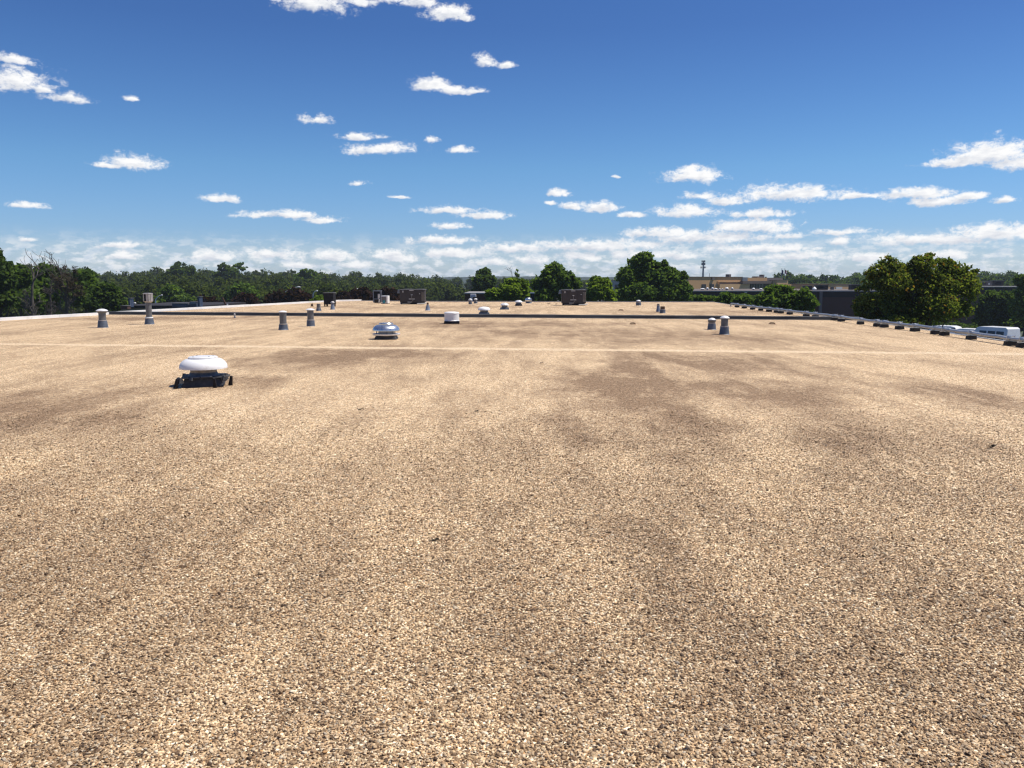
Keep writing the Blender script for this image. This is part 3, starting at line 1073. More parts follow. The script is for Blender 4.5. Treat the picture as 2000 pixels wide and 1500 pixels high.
make_vent('vent_pipe', 'tiny pipe stub standing right before the dark kerb', on_plane(458.5, 620.6), 0.03, 0.18, 0.05, 0.045, 0.042, 0.03, pmat='tall_metal')

# tall flue with a slotted box head
t = thing('flue', 'tall flue with a slotted pale box head, highest vent at the left', 'flue', on_plane(292, 633.2))
b = MB()
b.lathe([(0.19, 0), (0.17, 0.02), (0.135, 0.21), (0.125, 0.235), (0.105, 0.235)], 28)
b.build('boot', M['lead'], t, 30)
b = MB()
b.lathe([(0.13, 0.22), (0.142, 0.23), (0.135, 0.26), (0.107, 0.265)], 28)
b.build('collar', M['whitecap'], t, 30)
b = MB()
b.lathe([(0.104, 0.01), (0.104, 0.82)], 28)
b.build('pipe', M['pipe_metal'], t, 30)
b = MB()
b.lathe([(0.11, 0.80), (0.15, 0.83), (0.165, 0.845)], 28)
for i in range(12):
    a = 2 * math.pi * i / 12 - 0.35
    if i == 9:
        continue
    b.box((0.158 * math.cos(a), 0.158 * math.sin(a), 0.975), (0.012, 0.072, 0.26), a)
b.lathe([(0.165, 1.105), (0.172, 1.11), (0.172, 1.135), (0.12, 1.145), (0.01, 1.15)], 28)
b.build('head', M['tall_metal'], t, 30)
b = MB()
b.lathe([(0.12, 0.84), (0.12, 1.10)], 20)
b.build('inner_pipe', M['black'], t, 30)


# flat roof drains and scraps
def drain(px, py, r, label):
    t = thing('roof_drain', label, 'roof drain', on_plane(px, py))
    b = MB()
    b.lathe([(r * 1.15, 0.0), (r * 1.1, 0.012), (r * 0.9, 0.014)], 24)
    b.build('rim', M['rust'], t, 30)
    d = MB()
    for i in range(14):
        a = 2 * math.pi * i / 14
        ca, sa = math.cos(a), math.sin(a)
        d.tube([(r * 0.88 * ca, r * 0.88 * sa, 0.01), (r * 0.8 * ca, r * 0.8 * sa, 0.045), (r * 0.35 * ca, r * 0.35 * sa, 0.062)], 0.008, 5)
    d.lathe([(r * 0.4, 0.055), (r * 0.3, 0.068), (0.01, 0.07)], 16)
    d.build('strainer', M['brown'], t, 40)


drain(1236, 633.4, 0.11, 'low rusty drain strainer in the middle of the near roof section')
drain(1508, 633, 0.12, 'low rusty drain strainer on the near roof by the right end of the kerb')
drain(1213, 606.6, 0.13, 'low rusty drain strainer on the rear roof in front of the right air handler')


def scrap(px, py, s, label, n=5, seed=1, z=0.0, cat='scrap', m='leafbits'):
    rg = random.Random(seed)
    b = MB()
    for i in range(n):
        x, y = rg.uniform(-s, s), rg.uniform(-s * .6, s * .6)
        a = rg.uniform(0, 6.28)
        L = s * rg.uniform(0.6, 1.2)
        w_ = L * 0.45
        pts = []
        for (u, v) in ((-1, 0), (-0.3, -0.6), (0.4, -0.5), (1, 0), (0.4, 0.5), (-0.3, 0.6)):
            pts.append((x + L * 0.5 * u * math.cos(a) - w_ * v * math.sin(a), y + L * .5 * u * math.sin(a) + w_ * v * math.cos(a),
                        s * 0.12 + s * rg.uniform(0.0, 0.55) + abs(u) * s * 0.25))
        b.add(pts, [(0, 1, 2, 3, 4, 5)])
    b.tube([(-s, -s * .3, s * .15), (0, 0, s * .35), (s * .9, s * .2, s * .9)], [0.004, 0.005, 0.002], 5)
    o = b.build('dead_leaf' if m == 'leafbits' else 'dirt_lump', M[m])
    o.location = on_plane(px, py, z)
    tag(o, label, cat)


scrap(850, 1057, 0.022, 'small dark clump of dead leaf on the open gravel, nearest of the scraps', 6, 3)
scrap(705, 801, 0.035, 'dark scrap lying on the gravel between the two mushroom fans and the viewer', 4, 7)
scrap(932, 804, 0.03, 'faint dark scrap on the gravel near the centre of the roof', 3, 9)
scrap(1940, 876, 0.05, 'scattered dark bits on the gravel towards the right picture edge', 5, 12)
scrap(1057, 710, 0.035, 'small dark scrap on the gravel just this side of the pale seam', 3, 15)
scrap(1073, 594.6, 0.12, 'dark lump on the rear roof just left of the right air handler', 5, 16, m='brown')
scrap(1087, 595, 0.09, 'smaller dark lump on the rear roof touching the left side of the right air handler', 4, 18, m='brown')
scrap(413, 611, 0.05, 'dark scrap caught on top of the kerb at the left', 4, 19, 0.145)
scrap(538, 612.4, 0.05, 'dark scrap caught on top of the kerb beside the central vent pair', 4, 21, 0.145)
scrap(745, 614, 0.05, 'dark scrap caught on top of the kerb behind the shiny fan', 4, 22, 0.145)
scrap(769, 593, 0.08, 'small dark lump on the rear roof left of the left air handler', 4, 23, m='brown')

b = MB()
b.box((0, 0, 0.09), (0.17, 0.14, 0.18), 0.3, (0.6, 0.7))
b.box((0.02, 0, 0.17), (0.10, 0.10, 0.05), 0.8, (0.5, 0.5))
o = b.build('weathered_block', M['brown'], None, None, 0.02)
o.location = on_plane(609.5, 598.6)
tag(o, 'small brown weathered block on the rear roof behind the white capped vent pair', 'block')

# ------------------------------------------------------------------ machines on the rear roof
# black box on legs
t = thing('black_cabinet', 'tall black box standing on short legs at the rear left', 'cabinet', on_plane(644.5, 598.6), -0.12)
b = MB()
b.box((0, 0, 0.48), (0.62, 0.5, 0.70), 0)
b.build('body', M['black'], t, bevel=0.015)
b = MB()
b.box((0, 0, 0.845), (0.67, 0.55, 0.03), 0)
b.build('lid', M['unit_side'], t, bevel=0.008)
for (x, y) in ((-0.26, -0.2), (0.26, -0.2), (-0.26, 0.2), (0.26, 0.2), (-0.1, -0.2)):
    b = MB()
    b.box((x, y, 0.065), (0.07, 0.07, 0.13))
    b.build('leg', M['brown'], t)


def make_air_handler(base, label, w_, h_, d_, rz):
    t = thing('air_handler', label, 'air handler', base, rz, 'large dark air handlers on the rear roof')
    zc = 0.14
    b = MB()
    b.box((0, 0, 0.065), (w_ * 0.92, d_ * 0.92, 0.13))
    b.build('curb', M['black'], t)
    b = MB()
    b.box((0, 0, zc + h_ / 2), (w_, d_, h_))
    body = b.build('cabinet', M['dark_unit'], t, bevel=0.012)
    b = MB()
    b.box((0, 0, zc + h_ + 0.012), (w_ + 0.05, d_ + 0.05, 0.03))
    b.build('lid', M['unit_side'], t)
    f = -d_ / 2
    for (x0, x1) in ((-0.49, -0.30), (-0.29, 0.10), (0.11, 0.36)):
        b = MB()
        b.box(((x0 + x1) / 2 * w_, f - 0.008, zc + h_ * 0.52), ((x1 - x0) * w_, 0.018, h_ * 0.88))
        b.build('panel', M['dark_unit'], body, bevel=0.006)
    b = MB()
    for i in range(9):
        b.box((0.43 * w_, f - 0.012, zc + h_ * (0.14 + 0.085 * i)), (0.12 * w_, 0.02, h_ * 0.045), 0, None, 0.5)
    b.build('louver', M['unit_side'], body)
    for (x, z, sx, sz) in ((-0.03, 0.95, 0.17, 0.045), (-0.02, 0.60, 0.07, 0.05), (-0.02, 0.265, 0.24, 0.05), (-0.10, 0.02, 0.18, 0.045), (-0.37, 0.86, 0.03, 0.15), (0.30, 0.68, 0.04, 0.045)):
        b = MB()
        b.box((x * w_, f - 0.024, zc + h_ * z), (sx * w_, 0.016, h_ * sz))
        b.build('label_plate', M['unit_pale'], body)
    b = MB()
    b.tube([(-0.02 * w_, f - 0.05, zc + h_ * 0.57), (-0.02 * w_, f - 0.05, zc + h_ * 0.27)], 0.015, 8)
    b.tube([(-0.4 * w_, f - 0.10, 0.06), (-0.1 * w_, f - 0.10, 0.07), (0.05 * w_, f - 0.08, zc + h_ * 0.2)], 0.02, 8)
    b.build('conduit', M['unit_side'], t, 40)
    b = MB()
    b.box((-w_ * 0.56, 0.05, zc + h_ * 0.86), (w_ * 0.13, d_ * 0.6, h_ * 0.30), 0, (0.5, 1))
    b.build('intake_hood', M['unit_blue'], t, bevel=0.01)
    b = MB()
    b.tube([(0.2 * w_, f - 0.14, 0.05), (w_ * 0.52, f - 0.14, 0.06), (w_ * 0.56, f - 0.05, 0.12)], 0.035, 10)
    b.build('drain_pipe', M['unit_pale'], t, 40)
    b = MB()
    for k in range(2):
        b.lathe([(0.30, zc + h_ + 0.027), (0.30, zc + h_ + 0.05), (0.27, zc + h_ + 0.055), (0.08, zc + h_ + 0.045), (0.01, zc + h_ + 0.045)], 24, ((-0.2 + 0.5 * k) * w_, 0.1, 0))
    b.build('fan_grille', M['unit_side'], t, 40)
    return t


ah = make_air_handler(on_plane(807, 594.0), 'large dark grey air handler cabinet left of centre, the left one of two', 1.68, 0.84, 1.1, 0.02)
p2 = on_plane(1120, 596.2)
dup(ah, p2, -0.03, 'large dark brown air handler cabinet before the green trees, the right one of two', (0.93, 0.93, 1.0))

t = thing('open_condenser', 'blue grey open sided condenser cabinet with pale fittings, left of the air handlers', 'condenser', on_plane(737.5, 591.5), 0.08)
b = MB()
for (x, y) in ((-0.27, -0.27), (0.27, -0.27), (-0.27, 0.27), (0.27, 0.27)):
    b.box((x, y, 0.46), (0.06, 0.06, 0.84))
b.box((0, 0, 0.86), (0.62, 0.62, 0.05))
b.box((0, 0, 0.28), (0.60, 0.60, 0.04))
b.build('frame', M['unit_blue'], t)
b = MB()
b.box((-0.04, 0.04, 0.58), (0.42, 0.42, 0.5))
b.build('coil', M['black'], t)
b = MB()
b.box((0.12, -0.27, 0.50), (0.14, 0.10, 0.30))
b.build('valve_box', M['unit_pale'], t)
b = MB()
b.tube([(0.05, -0.25, 0.35), (0.15, -0.3, 0.25), (0.12, -0.3, 0.03)], 0.04, 8)
b.build('line_pipe', M['unit_pale'], t, 40)
b = MB()
b.box((0, 0, 0.14), (0.42, 0.42, 0.26))
b.build('pedestal', M['dark_unit'], t)

t = thing('condenser_unit', 'small white framed condenser with a teal patch on its dark front', 'condenser', on_plane(753, 593.2), -0.15)
b = MB()
b.box((0, 0, 0.30), (0.46, 0.46, 0.52))
b.build('cabinet', M['white'], t, bevel=0.015)
b = MB()
b.box((-0.04, -0.238, 0.30), (0.34, 0.02, 0.40))
for i in range(6):
    b.box((-0.04, -0.25, 0.13 + 0.068 * i), (0.33, 0.008, 0.012))
b.build('grille', M['unit_side'], t)
b = MB()
b.box((-0.03, -0.258, 0.14), (0.17, 0.012, 0.20), 0, (1.1, 1))
b.build('teal_plate', M['teal'], t)
b = MB()
b.box((0, 0, 0.02), (0.5, 0.5, 0.04))
b.build('pad', M['unit_side'], t)

# ------------------------------------------------------------------ pipe on blocks along the right edge
pipe_px = [(1428, 598.5), (1450, 601.8), (1481, 606.2), (1518, 611.0), (1565, 617.2), (1626, 624.8), (1664, 631.2), (1709, 637.3), (1760, 643.6), (1822, 652), (1890, 662), (1963, 673.5), (2080, 691)]
gp = []
for (x, y) in pipe_px:
    p = on_plane(x, y)
    p.z = 0.18
    gp.append(p)
t = thing('gas_pipe', 'long grey painted pipe running on blocks along the right roof edge', 'pipe', gp[0] - Vector((0, 0, 0.18)))
o0 = t.location.copy()
loc = [p - o0 for p in gp]
b = MB()
fine = []
for i in range(len(loc) - 1):
    for k in range(6):
        fine.append(loc[i].lerp(loc[i + 1], k / 6) + Vector((0, 0, 0.008 * math.sin(i * 2.1 + k))))
fine.append(loc[-1])
b.tube(fine, 0.045, 14)
b.build('pipe_run', M['gas'], t, 40)
for i in (1, 3, 5, 7, 9, 11):
    q = loc[i].lerp(loc[i + 1], 0.45)
    d = (loc[i + 1] - loc[i]).normalized()
    b = MB()
    b.tube([q - d * 0.11, q - d * 0.10, q + d * 0.10, q + d * 0.11], [0.050, 0.057, 0.057, 0.050], 14)
    b.build('coupling', M['gas'], t, 40)
b = MB()
b.tube([loc[0] + Vector((0, 0, 0.0)), loc[0] + Vector((-0.01, 0.06, -0.02)), loc[0] + Vector((0, 0.08, -0.07)), loc[0] + Vector((0, 0.08, -0.175))], 0.045, 12)
b.build('elbow', M['gas'], t, 40)

BLOCKS = [(1436, 600.2), (1450, 602.3), (1465, 604.6), (1481, 606.8), (1498, 608.9), (1513, 610.8), (1523, 611.9), (1541, 614.2), (1565, 618.4), (1588, 620.6),
          (1621, 625.6), (1632, 627.6), (1665, 633.4), (1704, 637.8), (1715, 639.5), (1749, 643.2), (1771, 647.2), (1813, 652.6), (1831, 655.2), (1890, 663.0), (1965, 675.0), (1998, 678.6)]
ORD = ['first', 'second', 'third', 'fourth', 'fifth', 'sixth', 'seventh', 'eighth', 'ninth', 'tenth', 'eleventh', 'twelfth', 'thirteenth',
       'fourteenth', 'fifteenth', 'sixteenth', 'seventeenth', 'eighteenth', 'nineteenth', 'twentieth', 'twenty first', 'twenty second']


def nearest_on_pipe(p):
    best = None
    for i in range(len(gp) - 1):
        a, c = gp[i], gp[i + 1]
        ab = Vector((c.x - a.x, c.y - a.y, 0))
        u = max(0, min(1, Vector((p.x - a.x, p.y - a.y, 0)).dot(ab) / ab.length_squared))
        q = Vector((a.x, a.y, 0)) + ab * u
        d = (q - Vector((p.x, p.y, 0))).length
        if best is None or d < best[0]:
            best = (d, q, math.atan2(ab.y, ab.x))
    return best[1], best[2]


proto = None
for i, (x, y) in enumerate(reversed(BLOCKS)):
    q, ang = nearest_on_pipe(on_plane(x, y))
    lab = 'black rubber support block under the roof edge pipe, %s counting from the near end' % ORD[i]
    if proto is None:
        proto = thing('pipe_support', lab, 'pipe support', q, ang, 'rubber blocks carrying the roof edge pipe')
        b = MB()
        b.box((0, 0, 0.055), (0.14, 0.27, 0.11), 0, (0.88, 0.94))
        b.build('block', M['rubber'], proto, bevel=0.01)
        b = MB()
        b.box((0, 0, 0.125), (0.045, 0.24, 0.026))
        for s in (-1, 1):
            b.tube([(0, s * 0.085, 0.12), (0, s * 0.085, 0.265)], 0.009, 6)
        b.build('strut', M['galv'], proto)
        b = MB()
        b.tube([(0, -0.085, 0.215), (0, -0.05, 0.235), (0, 0, 0.242), (0, 0.05, 0.235), (0, 0.085, 0.215)], 0.016, 6)
        b.build('clamp', M['galv'], proto)
    else:
        rr = random.Random(i)
        dup(proto, q, ang + rr.uniform(-0.12, 0.12), lab, (1 + rr.uniform(-.12, .12), 1 + rr.uniform(-.1, .12), 1.0))

# ------------------------------------------------------------------ trees
def leaf_quads(centers, size, rng, up=0.35):
    n = len(centers)
    nrm = rng.normal(0, 1, (n, 3))
    nrm[:, 2] += up * 2
    nrm /= np.linalg.norm(nrm, axis=1, keepdims=True)
    a = np.cross(nrm, rng.normal(0, 1, (n, 3)))
    a /= np.linalg.norm(a, axis=1, keepdims=True) + 1e-9
    b = np.cross(nrm, a)
    s = size * rng.uniform(0.6, 1.35, (n, 1))
    L, Wd = a * s * 0.62, b * s * 0.36
    fold = nrm * s * 0.14
    return np.stack([centers - L, centers - Wd + fold, centers + L, centers + Wd + fold], 1)


def crown_points(lobes, n, rng, spread=0.17, per=26):
    """leaf positions gathered in clumps near the shells of a set of ellipsoids"""
    C = np.array([l[0] for l in lobes], float)
    Rr = np.array([l[1] for l in lobes], float)
    wgt = (Rr.prod(1)) ** (2 / 3)
    wgt /= wgt.sum()
    nc = max(8, n // per)
    k = rng.choice(len(lobes), nc, p=wgt)
    d = rng.normal(0, 1, (nc, 3))
    d[:, 2] += 0.15
    d /= np.linalg.norm(d, axis=1, keepdims=True)
    r = rng.uniform(0.35, 1.0, (nc, 1)) ** 0.5
    cc = C[k] + d * Rr[k] * r * 0.92
    sg = np.minimum(Rr[k].min(1, keepdims=True), 2.5) * spread * rng.uniform(0.7, 1.4, (nc, 1))
    j = rng.integers(0, nc, n)
    off = rng.normal(0, 1, (n, 3)) * sg[j]
    off[:, 2] *= 0.72
    return cc[j] + off, cc


def trunk_mesh(base, top, r0, targets, rng, sides=8):
    mb = MB()
    base, top = Vector(base), Vector(top)
    n = 7
    pts = []
    for i in range(n + 1):
        p = base.lerp(top, i / n)
        if 0 < i < n:
            p += Vector((rng.normal(0, r0 * 0.35), rng.normal(0, r0 * 0.35), 0))
        pts.append(p)
    mb.tube(pts, [r0 * (1.25 if i == 0 else 1 - 0.8 * i / n) for i in range(n + 1)], sides)
    for tg in targets:
        tg = Vector(tg)
        h = rng.uniform(0.3, 0.85)
        s = base.lerp(top, h)
        mid = s.lerp(tg, 0.5) + Vector((rng.normal(0, .15), rng.normal(0, .15), -0.15 * (tg - s).length * rng.uniform(0, 0.6)))
        rr = r0 * (1 - 0.75 * h) * 0.55
        mb.tube([s, mid, tg], [rr, rr * 0.6, rr * 0.2], 6)
    return mb


def px_lobe(cx, cy, rx, ry, D, dy=0.0, depth_r=None):
    c = at_depth(cx, cy, D + dy)
    k = (D + dy) / FPX
    return ((c.x, c.y, c.z), (rx * k, (depth_r if depth_r else rx * k), ry * k))


TREE_N = [0]


def tree_px(name, label, lobes, D, leafmat, n, size, cat='tree', group=None, trunk_px=None, spread=0.17, bark='bark', r0=None, limbs=10, base_z=GZ, yvar=0.6):
    """lobes: photo ellipses (cx, cy, rx, ry); each becomes an ellipsoid at its own distance round D"""
    TREE_N[0] += 1
    rng = np.random.default_rng(100 + TREE_N[0])
    L = []
    for (cx, cy, rx, ry) in lobes:
        L.append(px_lobe(cx, cy, rx, ry, D, rng.uniform(-yvar, yvar) * rx * D / FPX))
    cx = trunk_px if trunk_px else float(np.average([l[0] for l in lobes], weights=[l[2] for l in lobes]))
    bx = at_depth(cx, 600, D)
    topz = max(l[0][2] + l[1][2] * 0.55 for l in L)
    base = Vector((bx.x, D, base_z))
    root = thing(name, label, cat, base, 0, group)
    pts, cc = crown_points(L, n, rng, spread)
    pts = pts[pts[:, 2] > base_z + 0.15]
    b0 = np.array(base)
    H = topz - base_z
    r0 = r0 if r0 else 0.022 * H + 0.03
    idx = rng.choice(len(cc), min(limbs, len(cc)), replace=False)
    trunk_mesh((0, 0, 0), (rng.normal(0, .15), rng.normal(0, .15), H * 0.93), r0, (cc[idx] - b0).tolist(), rng).build('trunk', M[bark], root, 60)
    quads_object('crown', leaf_quads(pts - b0, size, rng), M[leafmat], root)
    return root


def bare_tree(name, label, px, ytop, D, spread_px, seed, bark='bark_g', group=None, twig_px=None, r0=0.16, levels=4, twigs=1500, twig_mat='l_twig', twig_w=0.22):
    rg = random.Random(seed)
    b = at_depth(px, 600, D)
    root = thing(name, label, 'tree', (b.x, D, GZ), 0, group)
    H = at_depth(px, ytop, D).z - GZ
    sp = spread_px / FPX * D
    tr, br = MB(), MB()
    tr.tube([(0, 0, 0), (0.06, 0, H * .25), (-0.05, 0.05, H * .5), (0.05, 0, H * .72)], [r0 * 1.2, r0, r0 * .75, r0 * .5], 8)
    tips = []

    def grow(p, d, L, r, lv):
        n = 4
        pts = [p]
        q = p.copy()
        dd = d.copy()
        for i in range(n):
            dd = (dd + Vector((rg.gauss(0, .13), rg.gauss(0, .13), rg.gauss(.05, .06)))).normalized()
            q = q + dd * (L / n)
            pts.append(q.copy())
        br.tube(pts, [max(.013, r * (1 - .6 * i / n)) for i in range(n + 1)], 5 if lv > 1 else 4)
        if lv == 0:
            tips.append(q)
            return
        for k in range(rg.randint(2, 3) + (1 if lv > 2 else 0)):
            i = rg.randint(1, n)
            a = Vector((rg.gauss(0, .55), rg.gauss(0, .55), rg.gauss(.25, .3)))
            grow(pts[i], (dd + a).normalized(), L * rg.uniform(.5, .72), r * .5, lv - 1)

    for k in range(15):
        h = rg.uniform(.36, .74)
        a = rg.uniform(0, 6.28)
        d = Vector((math.cos(a) * .75, math.sin(a) * .75, 1.0)).normalized()
        grow(Vector((0, 0, H * h)), d, min(sp * 1.1, H * (1 - h)) * rg.uniform(.55, .85), r0 * .45, levels - 1)
    grow(Vector((0.05, 0, H * .71)), Vector((0, 0, 1)), H * .27, r0 * .5, levels - 1)
    zmax = max(float(v[:, 2].max()) for v in br.v)
    for v in br.v + tr.v:
        v[:, 2] *= H / zmax
    tr.build('trunk', M[bark], root, 60)
    br.build('branches', M[bark], root)
    if twig_px:
        rng = np.random.default_rng(seed)
        L = [px_lobe(*l, D, rng.uniform(-.5, .5)) for l in twig_px]
        pts, cc = crown_points(L, twigs, rng, 0.2)
        V = leaf_quads(pts - np.array((b.x, D, GZ)), 0.30, rng)
        c = V.mean(1, keepdims=True)
        V[:, 1::2] = c + (V[:, 1::2] - c) * twig_w
        quads_object('dead_twigs' if twig_mat == 'l_twig' else 'leaf_tufts', V, M[twig_mat], root)
    return root


def wood(name, label, rows, leafmat, size, seed, per_tree=1500):
    """a far wood that reads as one mass: many crowns merged"""
    rng = np.random.default_rng(seed)
    allq = []
    for (D, prof, step, wpx, drop) in rows:
        xs_, ys_ = [p[0] for p in prof], [p[1] for p in prof]
        x = xs_[0]
        while x < xs_[-1]:
            w_ = wpx * rng.uniform(0.7, 1.35)
            yt = np.interp(x, xs_, ys_) + rng.uniform(-2.5, 4.0) + drop
            d = D * rng.uniform(0.94, 1.08)
            k = d / FPX
            c = at_depth(x, yt, d)
            rx = w_ * k * 0.5
            H = c.z - GZ
            L = []
            nl = rng.integers(4, 7)
            for i in range(nl):
                u = i / (nl - 1)
                rr = rx * (0.55 + 0.35 * math.sin(math.pi * (0.25 + 0.6 * (1 - u)))) * rng.uniform(.75, 1.1)
                zz = c.z - rr * 0.75 - (H - rr * 1.4) * (1 - u) * 0.8
                L.append(((c.x + rng.normal(0, rx * .3), d + rng.normal(0, rx * .3), zz), (rr, rr, rr * 0.85)))
            pts, cc = crown_points(L, per_tree, rng, 0.22, 22)
            pts = pts[pts[:, 2] > GZ + 0.2]
            allq.append(leaf_quads(pts, size * (d / 200) ** 0.5, rng))
            x += step * rng.uniform(0.75, 1.25)
    o = quads_object(name, np.concatenate(allq), M[leafmat])
    tag(o, label, None, None, 'stuff')
    return o


PROF_L = [(-160, 500), (-30, 512), (40, 520), (95, 520), (150, 524), (190, 531), (215, 530), (250, 533), (290, 527), (330, 523), (380, 521), (410, 531), (440, 529),
          (480, 531), (520, 528), (560, 532), (600, 529), (640, 531), (665, 536), (690, 534), (720, 537), (760, 535), (800, 539), (860, 541), (920, 542), (1010, 544), (1150, 545), (1240, 545)]
wood('woodland', 'dark green wood filling the horizon beyond the left and far roof edges',
     [(330, PROF_L, 21, 34, 0), (250, PROF_L[:24], 26, 44, 6), (185, PROF_L[:25], 33, 56, 15), (140, PROF_L[:21], 42, 70, 27), (118, [(-160, 588), (60, 590), (170, 594), (228, 598)], 30, 60, 0)], 'l_wood', 0.6, 5, 2000)
PROF_R = [(1480, 542), (1535, 534), (1555, 529), (1575, 538), (1600, 533), (1625, 540), (1650, 536), (1672, 529), (1690, 534), (1720, 534), (1850, 536), (1895, 531), (1935, 528), (1965, 533), (2000, 534), (2080, 530), (2150, 528)]
wood('woodland', 'dark green wood beyond the buildings on the right horizon', [(330, PROF_R, 20, 34, 1), (255, PROF_R, 26, 44, 9)], 'l_dark', 0.6, 6, 2000)

# trees standing out of the wood on the left
tree_px('evergreen_tree', 'tall dark evergreen cut by the left picture edge', [(-12, 505, 16, 22), (-8, 535, 30, 28), (2, 552, 26, 26), (-5, 580, 36, 26), (14, 520, 9, 12), (18, 545, 10, 16)], 66, 'l_dark', 9000, 0.34, spread=0.14)
tree_px('broadleaf_tree', 'rounded green tree right beside the dark evergreen at far left', [(36, 535, 22, 17), (44, 556, 24, 22), (30, 580, 24, 20), (55, 585, 26, 20)], 72, 'l_mid', 7000, 0.36)
tree_px('broadleaf_tree', 'olive green tree between the two bare trees at far left', [(88, 534, 26, 18), (78, 555, 24, 22), (104, 566, 26, 24), (90, 590, 30, 18)], 76, 'l_mid', 7000, 0.36)
tree_px('broadleaf_tree', 'pale green tree just right of the brown bare tree', [(165, 543, 22, 17), (172, 562, 24, 22), (150, 575, 22, 22), (180, 585, 22, 18)], 80, 'l_mid', 7000, 0.38)
tree_px('broadleaf_tree', 'dark bushy tree low behind the stubby left vent pipe', [(205, 575, 26, 22), (225, 590, 24, 16), (190, 595, 24, 14)], 74, 'l_dark', 5000, 0.36)
tree_px('broadleaf_tree', 'dark tree with a knobbly crown rising highest over the wood left of centre', [(352, 520, 14, 9), (345, 530, 18, 12), (366, 533, 16, 12), (340, 548, 20, 16), (362, 553, 20, 16)], 235, 'l_dark', 3600, 0.72)
tree_px('broadleaf_tree', 'rounded dark tree rising over the wood, left of the feathery pale crown', [(438, 523, 12, 9), (446, 535, 14, 12), (430, 540, 12, 12), (440, 556, 16, 14)], 240, 'l_dark', 2600, 0.72)
tree_px('broadleaf_tree', 'thin feathery pale crown leaning out of the wood', [(463, 518, 11, 4), (470, 523, 9, 5), (458, 527, 6, 5), (462, 545, 9, 12)], 245, 'l_mid', 700, 0.75, spread=0.3)
tree_px('broadleaf_tree', 'broad tuft topped green tree in the wood above the black cabinet', [(600, 531, 14, 6), (608, 540, 18, 10), (592, 545, 18, 11), (602, 560, 22, 14)], 225, 'l_mid', 3000, 0.7)
tree_px('broadleaf_tree', 'bright rounded tree low in the wood behind the angled streetlamp', [(336, 573, 24, 16), (318, 588, 22, 12), (355, 587, 22, 12)], 118, 'l_mid', 4000, 0.5)
tree_px('broadleaf_tree', 'yellow green lit tree in the lower wood left of the maroon trees', [(470, 570, 20, 16), (455, 580, 18, 12), (487, 577, 16, 14)], 125, 'l_mid', 3600, 0.5)
tree_px('bush', 'bright green rounded bush just left of the black cabinet', [(624, 587, 11, 9), (614, 590, 9, 6), (633, 590, 7, 6)], 84, 'l_bright', 2600, 0.3, cat='bush')
for (cx, cy, rx, ry, lab) in ((404, 592, 17, 11, 'leftmost maroon leaved tree, beside the navy roof stack'), (478, 588, 18, 12, 'maroon leaved tree behind the leaning rusty board'),
                              (545, 586, 24, 13, 'broad maroon leaved tree under the long armed streetlamp'), (582, 583, 20, 16, 'maroon leaved tree left of the bright green bush'),
                              (676, 580, 19, 10, 'maroon leaved tree directly right of the black cabinet'), (707, 577, 20, 13, 'tallest maroon leaved tree behind the open condenser'),
                              (760, 578, 17, 12, 'maroon leaved tree between the open condenser and left air handler')):
    tree_px('plum_tree', lab, [(cx, cy, rx, ry), (cx - rx * .5, cy + 3, rx * .6, ry * .8), (cx + rx * .5, cy + 2, rx * .6, ry * .75), (cx, cy + ry, rx, ry)], 92, 'l_plum', 2600, 0.44,
            group='maroon leaved trees beyond the left roof edge', spread=0.3)

bare_tree('bare_tree', 'leafless dead tree with an upright forked crown at far left', 63, 484, 64, 24, 12, r0=0.19)
bare_tree('bare_tree', 'spindly leafless tree between the two larger dead trees', 99, 490, 70, 16, 23, r0=0.10, levels=4)
bare_tree('bare_tree', 'spreading dead tree clothed in brown twigs at far left', 130, 487, 67, 34, 31, r0=0.15,
          twig_px=[(130, 530, 20, 12), (128, 555, 24, 22), (145, 570, 20, 16), (110, 540, 10, 10)])

# beyond the far edge
tree_px('broadleaf_tree', 'dark round headed tree alone left of the small bare treetop', [(946, 536, 13, 12), (940, 550, 17, 12), (955, 552, 16, 13), (945, 570, 22, 16)], 120, 'l_dark', 6500, 0.42)
bare_tree('bare_tree', 'nearly leafless treetop with a few green tufts left of the fresh green tree', 1006, 519, 100, 16, 41, r0=0.11, levels=4,
          twig_px=[(1011, 530, 3, 4), (1009, 538, 5, 4)], twigs=130, twig_mat='l_mid', twig_w=1.0)
tree_px('bush', 'sunlit yellow green shrub mass behind the far row of small fans', [(968, 577, 20, 13), (995, 568, 24, 16), (1018, 572, 20, 16), (985, 585, 28, 10), (1000, 553, 16, 10), (1022, 556, 12, 10)], 74, 'l_bright', 9500, 0.32, cat='bush')
tree_px('broadleaf_tree', 'fresh green tree with a notched crown behind the right air handler', [(1083, 530, 18, 15), (1070, 542, 16, 14), (1100, 546, 16, 14), (1114, 543, 7, 16), (1126, 555, 9, 12), (1054, 555, 14, 14), (1085, 562, 32, 20), (1060, 580, 22, 16), (1110, 575, 22, 18)], 78, 'l_mid', 13000, 0.33)
tree_px('broadleaf_tree', 'bright yellow green small tree right of the right air handler', [(1165, 555, 14, 14), (1182, 557, 12, 13), (1172, 570, 22, 16), (1190, 578, 14, 14), (1155, 580, 14, 12)], 73, 'l_bright', 7500, 0.3)
tree_px('broadleaf_tree', 'large dark green tree with a pointed top left of the tan building', [(1258, 510, 17, 17), (1246, 520, 20, 18), (1276, 528, 20, 18), (1298, 518, 8, 14), (1230, 540, 24, 18), (1262, 545, 38, 24), (1300, 545, 24, 22), (1318, 545, 14, 18), (1337, 540, 9, 13), (1250, 572, 42, 22), (1300, 572, 34, 20), (1335, 570, 18, 20), (1222, 575, 20, 18)], 82, 'l_mid', 24000, 0.34)

